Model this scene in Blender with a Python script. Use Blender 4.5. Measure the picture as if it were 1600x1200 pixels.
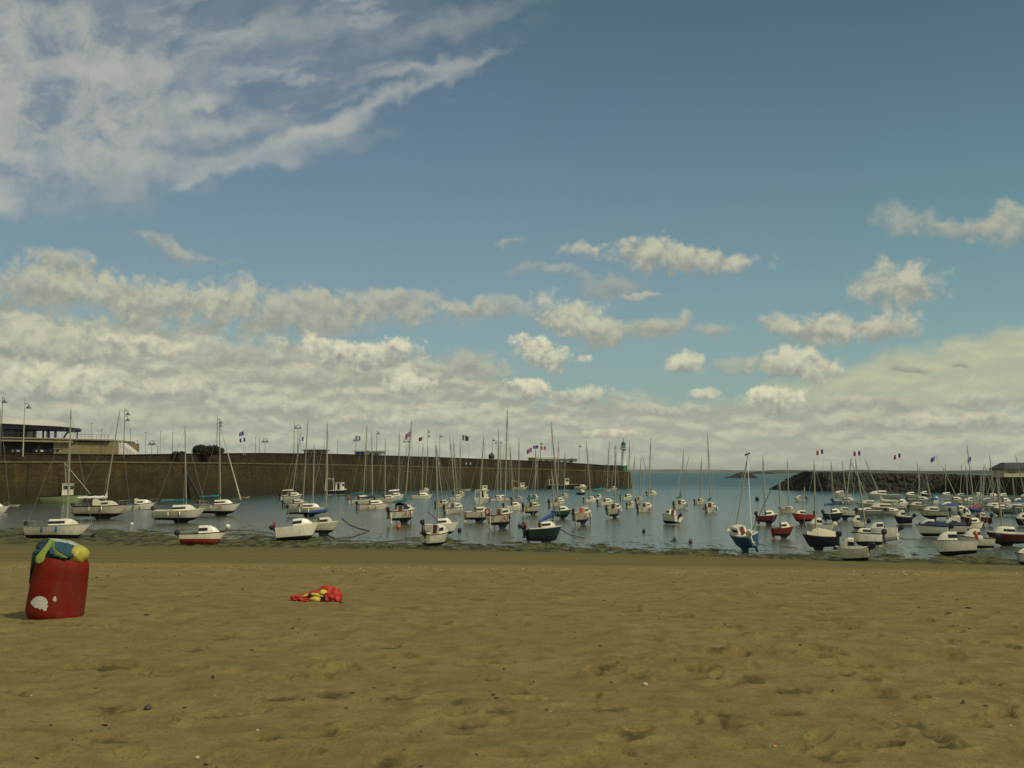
import bpy, math, random
import numpy as np
from math import radians as R, sin, cos, pi, atan2, sqrt
from mathutils import Vector, Matrix, Euler
SC = bpy.context.scene
COL = SC.collection
for o in list(bpy.data.objects): bpy.data.objects.remove(o)

# ------------------------------------------------------------ camera, sky, sun, exposure
F = 1715.0                      # focal length in pixels of the 1600 px wide photograph
CAMZ = 1.6
PITCH = math.atan(137 / F)      # the sea horizon lies 137 px under the middle
WL = -4.4                       # water level
SUN_AZ, SUN_EL = 132.0, 46.0    # high sun behind the viewer's right shoulder
cd = bpy.data.cameras.new('camera'); cam = bpy.data.objects.new('camera', cd); COL.objects.link(cam)
cam.location = (0, 0, CAMZ); cam.rotation_euler = (pi / 2 + PITCH, 0, 0)
cd.sensor_width = 36; cd.lens = F / 1600 * 36; cd.clip_start = .1; cd.clip_end = 60000
SC.camera = cam
SC.view_settings.view_transform = 'Standard'; SC.view_settings.look = 'None'
SC.view_settings.exposure = 0.0; SC.view_settings.gamma = 1
SC.cycles.max_bounces = 6; SC.cycles.diffuse_bounces = 2; SC.cycles.glossy_bounces = 3
SC.cycles.transmission_bounces = 2; SC.cycles.volume_bounces = 0; SC.cycles.sample_clamp_indirect = 4

def lin(c):
    def f(v):
        v /= 255
        return v / 12.92 if v <= .04045 else ((v + .055) / 1.055) ** 2.4
    return tuple(f(v) for v in c)
def ray(px, py):
    a, b = px - 800, 600 - py
    return Vector((a, F * cos(PITCH) - b * sin(PITCH), F * sin(PITCH) + b * cos(PITCH)))
def at(px, py, Y):               # the point at depth Y seen at a pixel of the photograph
    r = ray(px, py); k = Y / r.y
    return Vector((r.x * k, Y, CAMZ + r.z * k))
def ong(px, py, z=WL):           # the point at height z seen at a pixel
    r = ray(px, py); k = (z - CAMZ) / r.z
    return Vector((r.x * k, r.y * k, z))
def azel(px, py):
    r = ray(px, py).normalized()
    return math.degrees(atan2(r.x, r.y)), math.degrees(math.asin(r.z))

class NT:
    """short hand for building node trees"""
    def __init__(s, tree): s.t = tree; s.n = tree.nodes; s.l = tree.links
    def put(s, sock, v):
        if isinstance(v, bpy.types.NodeSocket): s.l.new(v, sock)
        elif v is not None:
            if hasattr(sock.default_value, '__len__') and not hasattr(v, '__len__'): v = [v] * len(sock.default_value)
            if hasattr(sock.default_value, '__len__') and len(sock.default_value) == 4 and len(v) == 3: v = tuple(v) + (1,)
            sock.default_value = v
    def m(s, op, a, b=None, c=None, clamp=False):
        n = s.n.new('ShaderNodeMath'); n.operation = op; n.use_clamp = clamp
        for i, v in enumerate((a, b, c)):
            if v is not None: s.put(n.inputs[i], v)
        return n.outputs[0]
    def vm(s, op, a, b=None):
        n = s.n.new('ShaderNodeVectorMath'); n.operation = op
        s.put(n.inputs[0], a)
        if b is not None: s.put(n.inputs[3 if op == 'SCALE' else 1], b)
        return n.outputs['Value'] if op in ('LENGTH', 'DOT_PRODUCT') else n.outputs[0]
    def mix(s, f, a, b, blend='MIX'):
        n = s.n.new('ShaderNodeMix'); n.data_type = 'RGBA'; n.blend_type = blend; n.clamp_factor = True
        s.put(n.inputs[0], f); s.put(n.inputs[6], a); s.put(n.inputs[7], b)
        return n.outputs[2]
    def ramp(s, v, a, b, c=0., d=1., smooth=True):
        n = s.n.new('ShaderNodeMapRange'); n.interpolation_type = 'SMOOTHSTEP' if smooth else 'LINEAR'
        for i, q in enumerate((v, a, b, c, d)): s.put(n.inputs[i], q)
        return n.outputs[0]
    def noise(s, vec, scale, detail=4, rough=.55, dist=0.):
        n = s.n.new('ShaderNodeTexNoise'); s.put(n.inputs['Vector'], vec)
        n.inputs['Scale'].default_value = scale; n.inputs['Detail'].default_value = detail
        n.inputs['Roughness'].default_value = rough; n.inputs['Distortion'].default_value = dist
        return n.outputs[0]
    def noisec(s, vec, scale, detail=3):
        n = s.n.new('ShaderNodeTexNoise'); s.put(n.inputs['Vector'], vec)
        n.inputs['Scale'].default_value = scale; n.inputs['Detail'].default_value = detail
        return n.outputs[1]
    def mapping(s, vec, loc=(0, 0, 0), rot=(0, 0, 0), sca=(1, 1, 1), typ='POINT'):
        n = s.n.new('ShaderNodeMapping'); n.vector_type = typ; s.put(n.inputs[0], vec)
        n.inputs[1].default_value = loc; n.inputs[2].default_value = rot; n.inputs[3].default_value = sca
        return n.outputs[0]
    def xyz(s, v):
        n = s.n.new('ShaderNodeSeparateXYZ'); s.put(n.inputs[0], v); return n.outputs
    def comb(s, x, y, z=0.):
        n = s.n.new('ShaderNodeCombineXYZ')
        for i, q in enumerate((x, y, z)): s.put(n.inputs[i], q)
        return n.outputs[0]

def make_world():
    w = bpy.data.worlds.new('World'); SC.world = w; w.use_nodes = True
    T = NT(w.node_tree); w.node_tree.nodes.clear()
    out = T.n.new('ShaderNodeOutputWorld'); bg = T.n.new('ShaderNodeBackground'); T.l.new(bg.outputs[0], out.inputs[0])
    bg.inputs[1].default_value = .1
    tc = T.n.new('ShaderNodeTexCoord').outputs['Generated']
    d = T.vm('NORMALIZE', tc); x, y, z = T.xyz(d)
    az = T.m('MULTIPLY', T.m('ARCTAN2', x, y), 57.2958)
    el = T.m('MULTIPLY', T.m('ARCSINE', z), 57.2958)
    P = T.comb(az, el)
    sky = T.n.new('ShaderNodeTexSky'); sky.sky_type = 'NISHITA'; sky.sun_disc = False
    sky.sun_elevation = R(SUN_EL); sky.sun_rotation = R(SUN_AZ); sky.air_density = 1.0; sky.dust_density = 1.2; sky.ozone_density = 1.3
    K = 10.0
    col = sky.outputs[0]
    # the clear air of the photograph by height: teal zenith, grey blue, pale green towards the sea
    air = T.n.new('ShaderNodeValToRGB')
    T.put(air.inputs[0], T.ramp(el, -1, 26, 0, 1, False))
    cr = air.color_ramp; cr.interpolation = 'B_SPLINE'
    pts = [(0.0, (146, 168, 154)), (.22, (138, 166, 162)), (.36, (127, 154, 163)), (.55, (110, 136, 152)), (.75, (92, 116, 135)), (.95, (76, 102, 114))]
    while len(cr.elements) < len(pts): cr.elements.new(.5)
    for e, (p, c) in zip(cr.elements, pts): e.position = p; e.color = tuple(v for v in lin(c)) + (1,)
    airc = T.mix(1., air.outputs[0], (K, K, K), 'MULTIPLY')
    col = T.mix(.9, col, airc)
    # right side a little darker and greener
    col = T.mix(T.m('MULTIPLY', T.ramp(az, -6, 22, 0, 1), T.ramp(el, 2, 14)), col, (.84, .99, .92), 'MULTIPLY')
    wv = T.vm('SUBTRACT', T.noisec(P, .55, 5), (.5, .5, .5))
    Pw = T.vm('ADD', P, T.vm('SCALE', wv, T.ramp(el, 1, 11, .8, 2.3)))
    n1 = T.noise(Pw, .45, 7, .6)
    fine = T.noise(T.vm('ADD', P, T.vm('SCALE', wv, .9)), 1.0, 7, .56)
    fine2 = T.noise(T.vm('ADD', T.vm('ADD', P, (-.12, .42, 0)), T.vm('SCALE', wv, .9)), 1.0, 7, .56)
    relief = T.m('SUBTRACT', fine, fine2)
    # billowing lobes for the heap clouds: rounded bumps with creases between them
    def bil(off):
        a = T.noise(T.vm('ADD', T.vm('ADD', P, off), T.vm('SCALE', wv, .7)), .62, 2, .5)
        b = T.noise(T.vm('ADD', P, off), 1.6, 5, .6)
        return T.m('ADD', T.m('MULTIPLY', T.m('ABSOLUTE', T.m('SUBTRACT', a, .5)), 3.0), T.m('MULTIPLY', T.m('ABSOLUTE', T.m('SUBTRACT', b, .5)), 2.2))
    lobe = bil((0, 0, 0)); lobe2 = bil((-.15, .45, 0)); lrel = T.m('SUBTRACT', lobe, lobe2)
    def C(c, k=1.0): return tuple(v * K * k for v in lin(c))
    def blob(vec, cx, cy, rx, ry, rot=0):
        a, e = azel(cx, cy)
        q = T.vm('SUBTRACT', vec, (a, e, 0))
        q = T.mapping(q, rot=(0, 0, R(-rot)), sca=(1, 1, 1)) if rot else q
        return T.vm('MULTIPLY', q, (30.5 / rx, 30.5 / ry, 1))
    # ---- veils and wisps high on the left
    ang = R(-17)
    st = T.mapping(P, rot=(0, 0, ang)); st = T.vm('MULTIPLY', T.vm('ADD', st, T.vm('SCALE', wv, 1.2)), (.26, 1.05, 1))
    w1 = T.noise(st, .55, 7, .52, .1)
    w2 = T.noise(T.vm('ADD', st, (13.1, 4.2, 0)), .9, 7, .54, .15)
    reg = T.vm('LENGTH', blob(Pw, 170, 60, 640, 235, 12))
    regm = T.ramp(T.m('ADD', reg, T.m('MULTIPLY', T.m('SUBTRACT', w1, .5), 1.0)), .55, 1.1, 1, 0)
    col = T.mix(T.m('MULTIPLY', regm, T.ramp(w1, .3, .65, .2, .65)), col, C((126, 138, 152)))
    left = T.ramp(T.vm('LENGTH', blob(Pw, 40, 140, 330, 190, 0)), .45, 1.1, 1, 0)
    thr = T.m('SUBTRACT', T.ramp(w2, .48, .70, 0, .6), 0)
    lw = T.m('MULTIPLY', left, T.ramp(n1, .34, .62, .1, .8))
    col = T.mix(T.m('MULTIPLY', regm, thr), col, C((168, 172, 172)))
    col = T.mix(lw, col, C((176, 177, 168)))
    for (cx, cy, rx, ry, ro, al) in [(560, 175, 230, 13, 24, .6), (650, 105, 120, 12, 14, .55), (330, 205, 160, 18, 10, .55), (520, 205, 75, 16, 20, .7), (310, 155, 55, 16, 14, .7),
                                     (420, 245, 170, 20, 14, .5), (300, 288, 34, 13, 34, .55), (130, 245, 220, 18, 0, .5), (470, 45, 130, 25, 5, .4), (700, 40, 150, 20, 15, .3), (0, 318, 42, 26, -20, .8), (160, 108, 110, 24, 4, .7), (370, 60, 90, 18, 30, .4)]:
        q = T.vm('LENGTH', blob(Pw, cx, cy, rx, ry, ro))
        a = T.ramp(T.m('ADD', q, T.m('MULTIPLY', T.m('SUBTRACT', w2, .5), 1.5)), .0, 1.35, al, 0)
        col = T.mix(a, col, C((180, 182, 174)))
    # ---- grey cloud deck down to the horizon
    xg = T.mapping(T.vm('ADD', P, T.vm('SCALE', wv, .7)), sca=(.42, 1.0, 1))
    dk = T.noise(xg, 1.2, 7, .56, .1)
    dk2 = T.noise(T.vm('ADD', xg, (-.05, .30, 0)), 1.2, 7, .56, .1)
    lit = T.m('MULTIPLY', T.ramp(T.m('SUBTRACT', dk, dk2), -.16, .20), T.ramp(dk, .34, .60, .3, 1))
    def deck(col, blobs, c0, c1, lo=.42, hi=.62, al=1.):
        for (cx, cy, rx, ry, ro, s) in blobs:
            q = T.m('ADD', T.vm('LENGTH', blob(Pw, cx, cy, rx, ry, ro)), T.m('MULTIPLY', T.m('SUBTRACT', fine, .5), s))
            col = T.mix(T.ramp(q, .72, 1.08, al, 0), col, T.mix(lit, c0, c1))
        return col
    col = deck(col, [(1560, 580, 470, 62, 9, .25)], C((174, 180, 154)), C((190, 192, 160)), al=.92)
    col = deck(col, [(80, 640, 560, 165, 0, .8), (560, 640, 300, 100, 0, .9), (800, 725, 1500, 112, 0, .7)], C((158, 162, 148)), C((198, 197, 172)))
    col = T.mix(T.ramp(el, .2, 4.5, .5, 0), col, C((180, 183, 163)))
    # ---- heaps: (x, y, rx, ry, rotation, brightness, softness, opacity)
    heaps = [(90, 415, 44, 26, 0, .35, .25, .8), (70, 455, 150, 40, 0, .3, .25, .85), (235, 468, 150, 44, -4, .4, .2, .95), (345, 470, 60, 38, 0, .45, .2, .9),
             (480, 492, 120, 40, -3, .3, .2, .9), (610, 482, 120, 28, -4, .35, .25, .8), (715, 476, 90, 14, -6, .4, .3, .55), (245, 380, 48, 11, -12, .3, .4, .55), (305, 396, 60, 9, -8, .2, .4, .5),
             (70, 540, 150, 38, 0, .55, .2, .9), (235, 542, 120, 16, 0, .85, .2, .9), (380, 560, 120, 30, 0, .25, .3, .7), (560, 548, 120, 30, -2, .95, .1, .95), (640, 597, 50, 18, 0, 1.0, .12, .95),
             (60, 598, 190, 34, 0, .95, .2, .85), (300, 610, 120, 30, 0, .75, .25, .75), (430, 585, 160, 15, 0, .6, .3, .7), (520, 640, 260, 16, 0, .8, .3, .6), (120, 655, 260, 22, 0, .5, .3, .6),
             (800, 380, 26, 5, 0, .5, .4, .4), (1060, 405, 130, 25, -7, .5, .2, .9), (905, 388, 46, 12, 5, .5, .35, .7), (860, 425, 90, 10, 0, .35, .4, .5), (960, 448, 60, 22, 0, .1, .35, .7), (1000, 464, 34, 6, 3, .6, .3, .6),
             (780, 482, 110, 22, 0, .35, .3, .6), (905, 500, 80, 36, -12, .6, .2, .9), (990, 518, 90, 20, 0, .3, .25, .8), (1045, 508, 40, 20, 0, .3, .25, .8), (1110, 518, 36, 13, 0, .25, .3, .75),
             (742, 568, 64, 26, -12, .3, .25, .8), (848, 552, 58, 26, -8, .95, .1, .95), (826, 608, 48, 22, 0, 1.0, .1, .95), (905, 616, 55, 17, 0, .8, .15, .9), (1070, 572, 32, 19, -5, .85, .15, .9), (1100, 611, 30, 9, 0, .9, .2, .8),
             (1215, 626, 56, 24, -4, 1.1, .1, .95), (1405, 452, 70, 36, -3, .5, .22, .9), (1218, 503, 38, 20, 0, .4, .25, .9), (1300, 518, 90, 28, 0, .55, .2, .95), (1392, 508, 56, 24, 0, .5, .25, .9),
             (1245, 570, 75, 27, -8, .75, .12, .95), (1160, 572, 70, 12, 0, .3, .3, .6), (1420, 345, 60, 24, -10, .3, .35, .6), (1500, 358, 70, 15, -5, .25, .35, .6), (1580, 355, 70, 32, 0, .35, .3, .7),
             (1418, 573, 24, 7, 0, -.3, .3, .75), (1500, 573, 16, 5, -14, -.3, .3, .7), (1330, 632, 80, 12, 0, .45, .25, .85), (1410, 632, 44, 14, 0, .35, .25, .8), (1525, 626, 52, 15, 0, .5, .25, .8),
             (1500, 658, 110, 15, 0, .8, .25, .75), (1380, 660, 90, 14, 0, .5, .3, .7), (700, 655, 180, 14, 0, .8, .3, .65), (950, 680, 60, 9, 0, .9, .2, .8), (1040, 640, 100, 13, 0, .6, .3, .7), (350, 690, 200, 12, 0, .7, .3, .6), (1130, 700, 300, 8, 0, .3, .3, .4)]
    for (cx, cy, rx, ry, ro, br, so, al) in heaps:
        # (a vanishing term of the running colour keeps the shader evaluating one heap after the other)
        v = blob(T.vm('ADD', Pw, T.m('MULTIPLY', col, 1e-7)), cx, cy, rx, ry, ro)
        # flat bottoms: stretch the lower half
        q = T.m('ADD', T.m('SUBTRACT', T.vm('LENGTH', v), T.m('MULTIPLY', T.m('SUBTRACT', lobe, .45), .62)), T.m('MULTIPLY', T.m('SUBTRACT', fine, .5), .6))
        a = T.ramp(q, .82 - so * 1.3, 1.06 + so * .8, al, 0)
        vy = T.vm('DOT_PRODUCT', v, (0, 1, 0))
        f = T.ramp(T.m('ADD', T.m('MULTIPLY', vy, .75), T.m('ADD', T.m('MULTIPLY', relief, 1.6), T.m('MULTIPLY', lrel, .75))), -.85, .75, 0, 1)
        lo = C((146, 150, 142)) if br > 0 else C((120, 128, 124))
        hb = max(br, 0)
        hi = tuple((1 - min(hb, 1)) * p + min(hb, 1) * q2 for p, q2 in zip(C((164, 165, 150)), C((222, 218, 186))))
        col = T.mix(a, col, T.mix(f, lo, hi))
    # unseen broken cloud added behind and above the viewer to raise the fill light
    rear = T.m('MAXIMUM', T.ramp(T.m('ABSOLUTE', az), 40, 70), T.ramp(el, 30, 46))
    rn = T.noise(d, 3.2, 5, .6)
    col = T.mix(T.m('MULTIPLY', rear, T.ramp(rn, .40, .58, .15, .9)), col, C((188, 188, 170)))
    # below the horizon: plain sea grey
    col = T.mix(T.ramp(el, -.6, -.1, 1, 0), col, C((120, 130, 120)))
    T.put(bg.inputs[0], col)
    w.cycles.sampling_method = 'MANUAL'; w.cycles.sample_map_resolution = 512
make_world()
sd = bpy.data.lights.new('sun', 'SUN'); sun = bpy.data.objects.new('sun', sd); COL.objects.link(sun)
sd.energy = 2.6; sd.angle = R(4); sd.color = (1, .93, .76)
sv = Vector((sin(R(SUN_AZ)) * cos(R(SUN_EL)), cos(R(SUN_AZ)) * cos(R(SUN_EL)), sin(R(SUN_EL))))
sun.rotation_euler = sv.to_track_quat('Z', 'Y').to_euler(); sun.location = (0, 0, 50)

# ------------------------------------------------------------ helpers
def tag(o, label=None, cat=None, group=None, kind=None):
    if label: o['label'] = label
    if cat: o['category'] = cat
    if group: o['group'] = group
    if kind: o['kind'] = kind
    return o
def empty(name, loc=(0, 0, 0), rot=(0, 0, 0), label=None, cat=None, group=None):
    o = bpy.data.objects.new(name, None); COL.objects.link(o); o.location = loc; o.rotation_euler = rot
    o.empty_display_size = .3
    return tag(o, label, cat, group)
def smooth(o, ang=40):
    me = o.data
    me.polygons.foreach_set('use_smooth', [True] * len(me.polygons))
    try: me.set_sharp_from_angle(angle=R(ang))
    except Exception: pass
    return o
class MB:
    def __init__(s): s.v = []; s.f = []; s.m = []
    def add(s, vs, fs, mi=0):
        n = len(s.v); s.v += [tuple(p) for p in vs]
        s.f += [tuple(i + n for i in f) for f in fs]; s.m += [mi] * len(fs); return s
    def box(s, c, h, mi=0, rz=0):
        cx, cy, cz = c; hx, hy, hz = h; P = []
        for dz in (-hz, hz):
            for dx, dy in ((-hx, -hy), (hx, -hy), (hx, hy), (-hx, hy)):
                P.append((cx + dx * cos(rz) - dy * sin(rz), cy + dx * sin(rz) + dy * cos(rz), cz + dz))
        return s.add(P, [(0, 3, 2, 1), (4, 5, 6, 7), (0, 1, 5, 4), (1, 2, 6, 5), (2, 3, 7, 6), (3, 0, 4, 7)], mi)
    def tube(s, p, q, r0, r1=None, n=8, mi=0, cap=True):
        return s.path([p, q], [r0, r1 if r1 is not None else r0], n, mi, cap)
    def path(s, pts, rs, n=8, mi=0, cap=True, sq=1.0):
        pts = [Vector(p) for p in pts]; base = len(s.v)
        for i, p in enumerate(pts):
            d = (pts[min(i + 1, len(pts) - 1)] - pts[max(i - 1, 0)]).normalized()
            u = d.cross(Vector((0, 0, 1)))
            if u.length < .05: u = d.cross(Vector((1, 0, 0)))
            u.normalize(); w = u.cross(d)
            r = rs[i] if hasattr(rs, '__len__') else rs
            for k in range(n):
                a = 2 * pi * k / n
                s.v.append(tuple(p + u * (cos(a) * r * sq) + w * (sin(a) * r)))
        for i in range(len(pts) - 1):
            for k in range(n):
                a, b = base + i * n + k, base + i * n + (k + 1) % n
                s.f.append((a, b, b + n, a + n)); s.m.append(mi)
        if cap:
            s.f.append(tuple(base + k for k in range(n))[::-1]); s.m.append(mi)
            e = base + (len(pts) - 1) * n
            s.f.append(tuple(e + k for k in range(n))); s.m.append(mi)
        return s
    def lathe(s, prof, n=24, c=(0, 0), mi=0, cap=True):
        base = len(s.v)
        for r, z in prof:
            for k in range(n):
                a = 2 * pi * k / n; s.v.append((c[0] + r * cos(a), c[1] + r * sin(a), z))
        for i in range(len(prof) - 1):
            for k in range(n):
                a, b = base + i * n + k, base + i * n + (k + 1) % n
                s.f.append((a, b, b + n, a + n)); s.m.append(mi)
        if cap:
            s.f.append(tuple(base + k for k in range(n))[::-1]); s.m.append(mi)
            e = base + (len(prof) - 1) * n
            s.f.append(tuple(e + k for k in range(n))); s.m.append(mi)
        return s
    def loft(s, rings, mi=0, closed=False, cap0=False, cap1=False):
        base = len(s.v); n = len(rings[0])
        for r in rings: s.v += [tuple(p) for p in r]
        for i in range(len(rings) - 1):
            for k in range(n if closed else n - 1):
                a, b = base + i * n + k, base + i * n + (k + 1) % n
                s.f.append((a, b, b + n, a + n)); s.m.append(mi(i, k) if callable(mi) else mi)
        m0 = mi(0, 0) if callable(mi) else mi
        if cap0: s.f.append(tuple(base + k for k in range(n))[::-1]); s.m.append(m0)
        if cap1: s.f.append(tuple(base + (len(rings) - 1) * n + k for k in range(n))); s.m.append(m0)
        return s
    def build(s, name, mats, parent=None, sm=None, loc=None):
        me = bpy.data.meshes.new(name); me.from_pydata(s.v, [], s.f)
        for m in (mats if isinstance(mats, (list, tuple)) else [mats]): me.materials.append(m)
        if any(s.m): me.polygons.foreach_set('material_index', s.m)
        me.update(); o = bpy.data.objects.new(name, me); COL.objects.link(o)
        if parent: o.parent = parent
        if loc: o.location = loc
        if sm: smooth(o, sm)
        return o

_mats = {}
def mat(name, base, rough=.5, var=.12, scale=6., metal=0., spec=.5, dirt=0., bump=0., coords='Object'):
    if name in _mats: return _mats[name]
    m = bpy.data.materials.new(name); m.use_nodes = True; T = NT(m.node_tree)
    b = m.node_tree.nodes['Principled BSDF']
    tc = T.n.new('ShaderNodeTexCoord').outputs[coords]
    n = T.noise(tc, scale, 5, .6)
    c = T.mix(T.ramp(n, .3, .7), tuple(v * (1 - var) for v in base), tuple(min(1, v * (1 + var)) for v in base))
    if dirt:
        g = T.noise(T.vm('MULTIPLY', tc, (1.5, 1.5, .35)), 3.1, 6, .7)
        c = T.mix(T.ramp(g, .48, .72, 0, dirt), c, (.10, .085, .05))
    T.put(b.inputs['Base Color'], c)
    b.inputs['Roughness'].default_value = rough; b.inputs['Metallic'].default_value = metal
    b.inputs['Specular IOR Level'].default_value = spec
    if bump:
        bp = T.n.new('ShaderNodeBump'); bp.inputs['Strength'].default_value = bump; T.put(bp.inputs['Height'], n); T.l.new(bp.outputs[0], b.inputs['Normal'])
    _mats[name] = m
    return m
GEL = mat('white gelcoat', (.72, .67, .49), .32, .06, 2, dirt=.35)
CRM = mat('cream gelcoat', (.55, .49, .33), .4, .08, 2, dirt=.4)
GRY = mat('grey gelcoat', (.36, .37, .33), .4, .08, 2, dirt=.4)
DCK = mat('deck paint', (.60, .56, .42), .6, .08, 3, dirt=.3)
NAV = mat('navy paint', (.013, .016, .034), .4, .2, 2, dirt=.2)
BLU = mat('blue paint', (.025, .10, .20), .4, .15, 2, dirt=.2)
GRN = mat('dark green paint', (.007, .018, .016), .35, .2, 2, dirt=.15)
LGR = mat('pale green paint', (.36, .42, .18), .5, .15, 2, dirt=.35)
RED = mat('red paint', (.36, .035, .018), .4, .12, 2, dirt=.2)
MAR = mat('maroon paint', (.10, .014, .020), .4, .15, 2, dirt=.2)
BLK = mat('black rubber', (.014, .014, .018), .5, .2, 4)
AFN = mat('dark antifouling', (.012, .013, .022), .8, .3, 3, dirt=.3)
AFR = mat('red antifouling', (.30, .045, .02), .8, .2, 3, dirt=.25)
WOOD = mat('varnished wood', (.12, .035, .02), .45, .25, 6)
ALU = mat('mast alloy', (.29, .265, .165), .5, .08, 1)
ALD = mat('dark mast', (.10, .10, .08), .5, .1, 1)
GLS = mat('dark glass', (.012, .014, .022), .12, .1, 3)
STL = mat('stainless rail', (.5, .5, .46), .3, .05, 3, metal=.8)
COV = {'blue': mat('blue canvas', (.02, .07, .20), .85, .2, 5, bump=.3), 'teal': mat('teal canvas', (.015, .12, .13), .85, .2, 5, bump=.3),
       'navy': mat('navy canvas', (.016, .022, .06), .85, .2, 5), 'white': mat('white canvas', (.72, .70, .62), .8, .06, 5, bump=.3),
       'cream': mat('cream canvas', (.50, .45, .30), .85, .1, 5, bump=.3), 'red': mat('red canvas', (.30, .02, .02), .85, .2, 5), 'orange': mat('orange plastic', (.55, .09, .03), .5, .1, 5)}
ROPE = mat('rope', (.10, .09, .06), .9)

rng = np.random.default_rng(7); random.seed(7)
_tab = rng.random((8, 256, 256))
def vn(x, y, k=0):
    xi = np.floor(x).astype(int); yi = np.floor(y).astype(int); fx = x - xi; fy = y - yi
    fx = fx * fx * (3 - 2 * fx); fy = fy * fy * (3 - 2 * fy); t = _tab[k % 8]
    a = t[xi & 255, yi & 255]; b = t[(xi + 1) & 255, yi & 255]; c = t[xi & 255, (yi + 1) & 255]; d = t[(xi + 1) & 255, (yi + 1) & 255]
    return (a * (1 - fx) + b * fx) * (1 - fy) + (c * (1 - fx) + d * fx) * fy
def fbm(x, y, o=4, k=0, g=.5):
    s = 0; a = 1; t = 0
    for i in range(o):
        s = s + a * vn(x * 2 ** i + 17.3 * i, y * 2 ** i + 9.1 * i, k + i); t += a; a *= g
    return s / t

# ------------------------------------------------------------ ground: one sheet from the beach to the horizon
_sx = np.array([-400, -42, -15, 0, 11.4, 19.4, 32.6, 60, 300.]); _sy = np.array([120, 91, 86.5, 83, 79.5, 74.5, 70, 63, 40.])
def shore(X): return np.interp(X, _sx, _sy)
def base_h(X, Y):
    ys = shore(X); t = np.clip((Y - 10) / (ys - 10), -.3, 1.0)
    soft = np.where(t < .06, np.maximum(t, 0) ** 2 / .12 + 0, t - .03)
    h = -4.33 * (soft / .97)
    over = Y - ys                                     # past the foot of the beach: mud flat, then the harbour bed
    h = h - .085 * np.clip(over / np.where(X > 5, 11, 17), 0, 1) - np.clip(over, 0, 50) * .0022
    h = h - np.clip((over - 45) / 50, 0, 1) ** 1.3 * 2.2
    return h
def dents(X, Y, Z, D):
    """footprints and scuffed hollows in the dry sand"""
    marks = [(285, 932, 44), (392, 962, 24), (332, 976, 36), (310, 1046, 30), (256, 1049, 16), (162, 1052, 22), (227, 1050, 16), (472, 1058, 22), (515, 1054, 20), (642, 1069, 34), (632, 1025, 38), (742, 1037, 32), (690, 927, 24), (582, 922, 18), (435, 992, 16), (190, 1107, 32), (260, 1128, 30), (560, 1142, 42),
             (840, 1103, 58), (1090, 1047, 52), (1000, 1059, 26), (1145, 987, 38), (1168, 995, 16), (1277, 1031, 44), (1332, 1046, 48), (1072, 966, 26), (1530, 1005, 28), (1100, 1120, 66), (1140, 1132, 40), (1432, 1095, 36), (1565, 1120, 44), (1047, 922, 26), (930, 1090, 20), (1210, 947, 20), (1320, 1000, 22), (1500, 1070, 30), (600, 1095, 20), (410, 1108, 24), (880, 1140, 24), (1380, 1165, 50), (980, 975, 18), (120, 975, 20), (1250, 1165, 30), (480, 1180, 40)]
    n = 1500
    for i in range(-len(marks), n):
        Yc = 4.2 + 28 * rng.random() ** 1.25; s = (rng.random() - .5) * 1.25; Xc = s * (Yc + 3)
        L = rng.uniform(.07, .17) * (1 + (rng.random() < .18) * rng.uniform(.3, 1.2)); W = L * rng.uniform(.4, .8); a = rng.uniform(-.5, .5) + (0 if rng.random() < .6 else 1.4)
        if i >= 0 and L > .2 and Yc < 9: L *= .6; W *= .6
        if i < 0:
            mx, my, mw = marks[i]; r_ = ray(mx, my); Yc = 5.
            while CAMZ + r_.z / r_.y * Yc > float(base_h(np.array(r_.x / r_.y * Yc), np.array(Yc))): Yc += .03
            Xc = r_.x / r_.y * Yc; L = mw / 2 * Yc / F * 1.15; W = L * .62; a = rng.uniform(-.15, .15)
        dep = (.065 if i < 0 else 1) * rng.uniform(.8, 1.2) if i < 0 else rng.uniform(.008, .030) * (1.0 + .6 * (L > .2))
        r = L * 2.4
        i0, i1 = np.searchsorted(Y[:, 0], [Yc - r, Yc + r]); 
        if i1 <= i0: continue
        row = X[(i0 + i1) // 2]; j0, j1 = np.searchsorted(row, [Xc - r * 1.3, Xc + r * 1.3])
        if j1 <= j0: continue
        x = X[i0:i1, j0:j1] - Xc; y = Y[i0:i1, j0:j1] - Yc
        u = (x * cos(a) + y * sin(a)) / L; v = (-x * sin(a) + y * cos(a)) / W
        drk = i < 0 or rng.random() < .34
        wob = (fbm(X[i0:i1, j0:j1] * 9, Y[i0:i1, j0:j1] * 9, 3, i) - .5) * 1.1
        q = np.sqrt(u * u + v * v) + wob
        if drk: D[i0:i1, j0:j1] = np.maximum(D[i0:i1, j0:j1], np.clip(1.25 - q * 1.15 + (fbm(X[i0:i1, j0:j1] * 30, Y[i0:i1, j0:j1] * 30, 3, i) - .5) * 1.6, 0, 1) * min(1, L / .13))
        Z[i0:i1, j0:j1] += -dep * np.exp(-np.maximum(q, 0) ** 4 * 1.1) + dep * .40 * np.exp(-((q - 1.25) / .35) ** 2)
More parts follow.
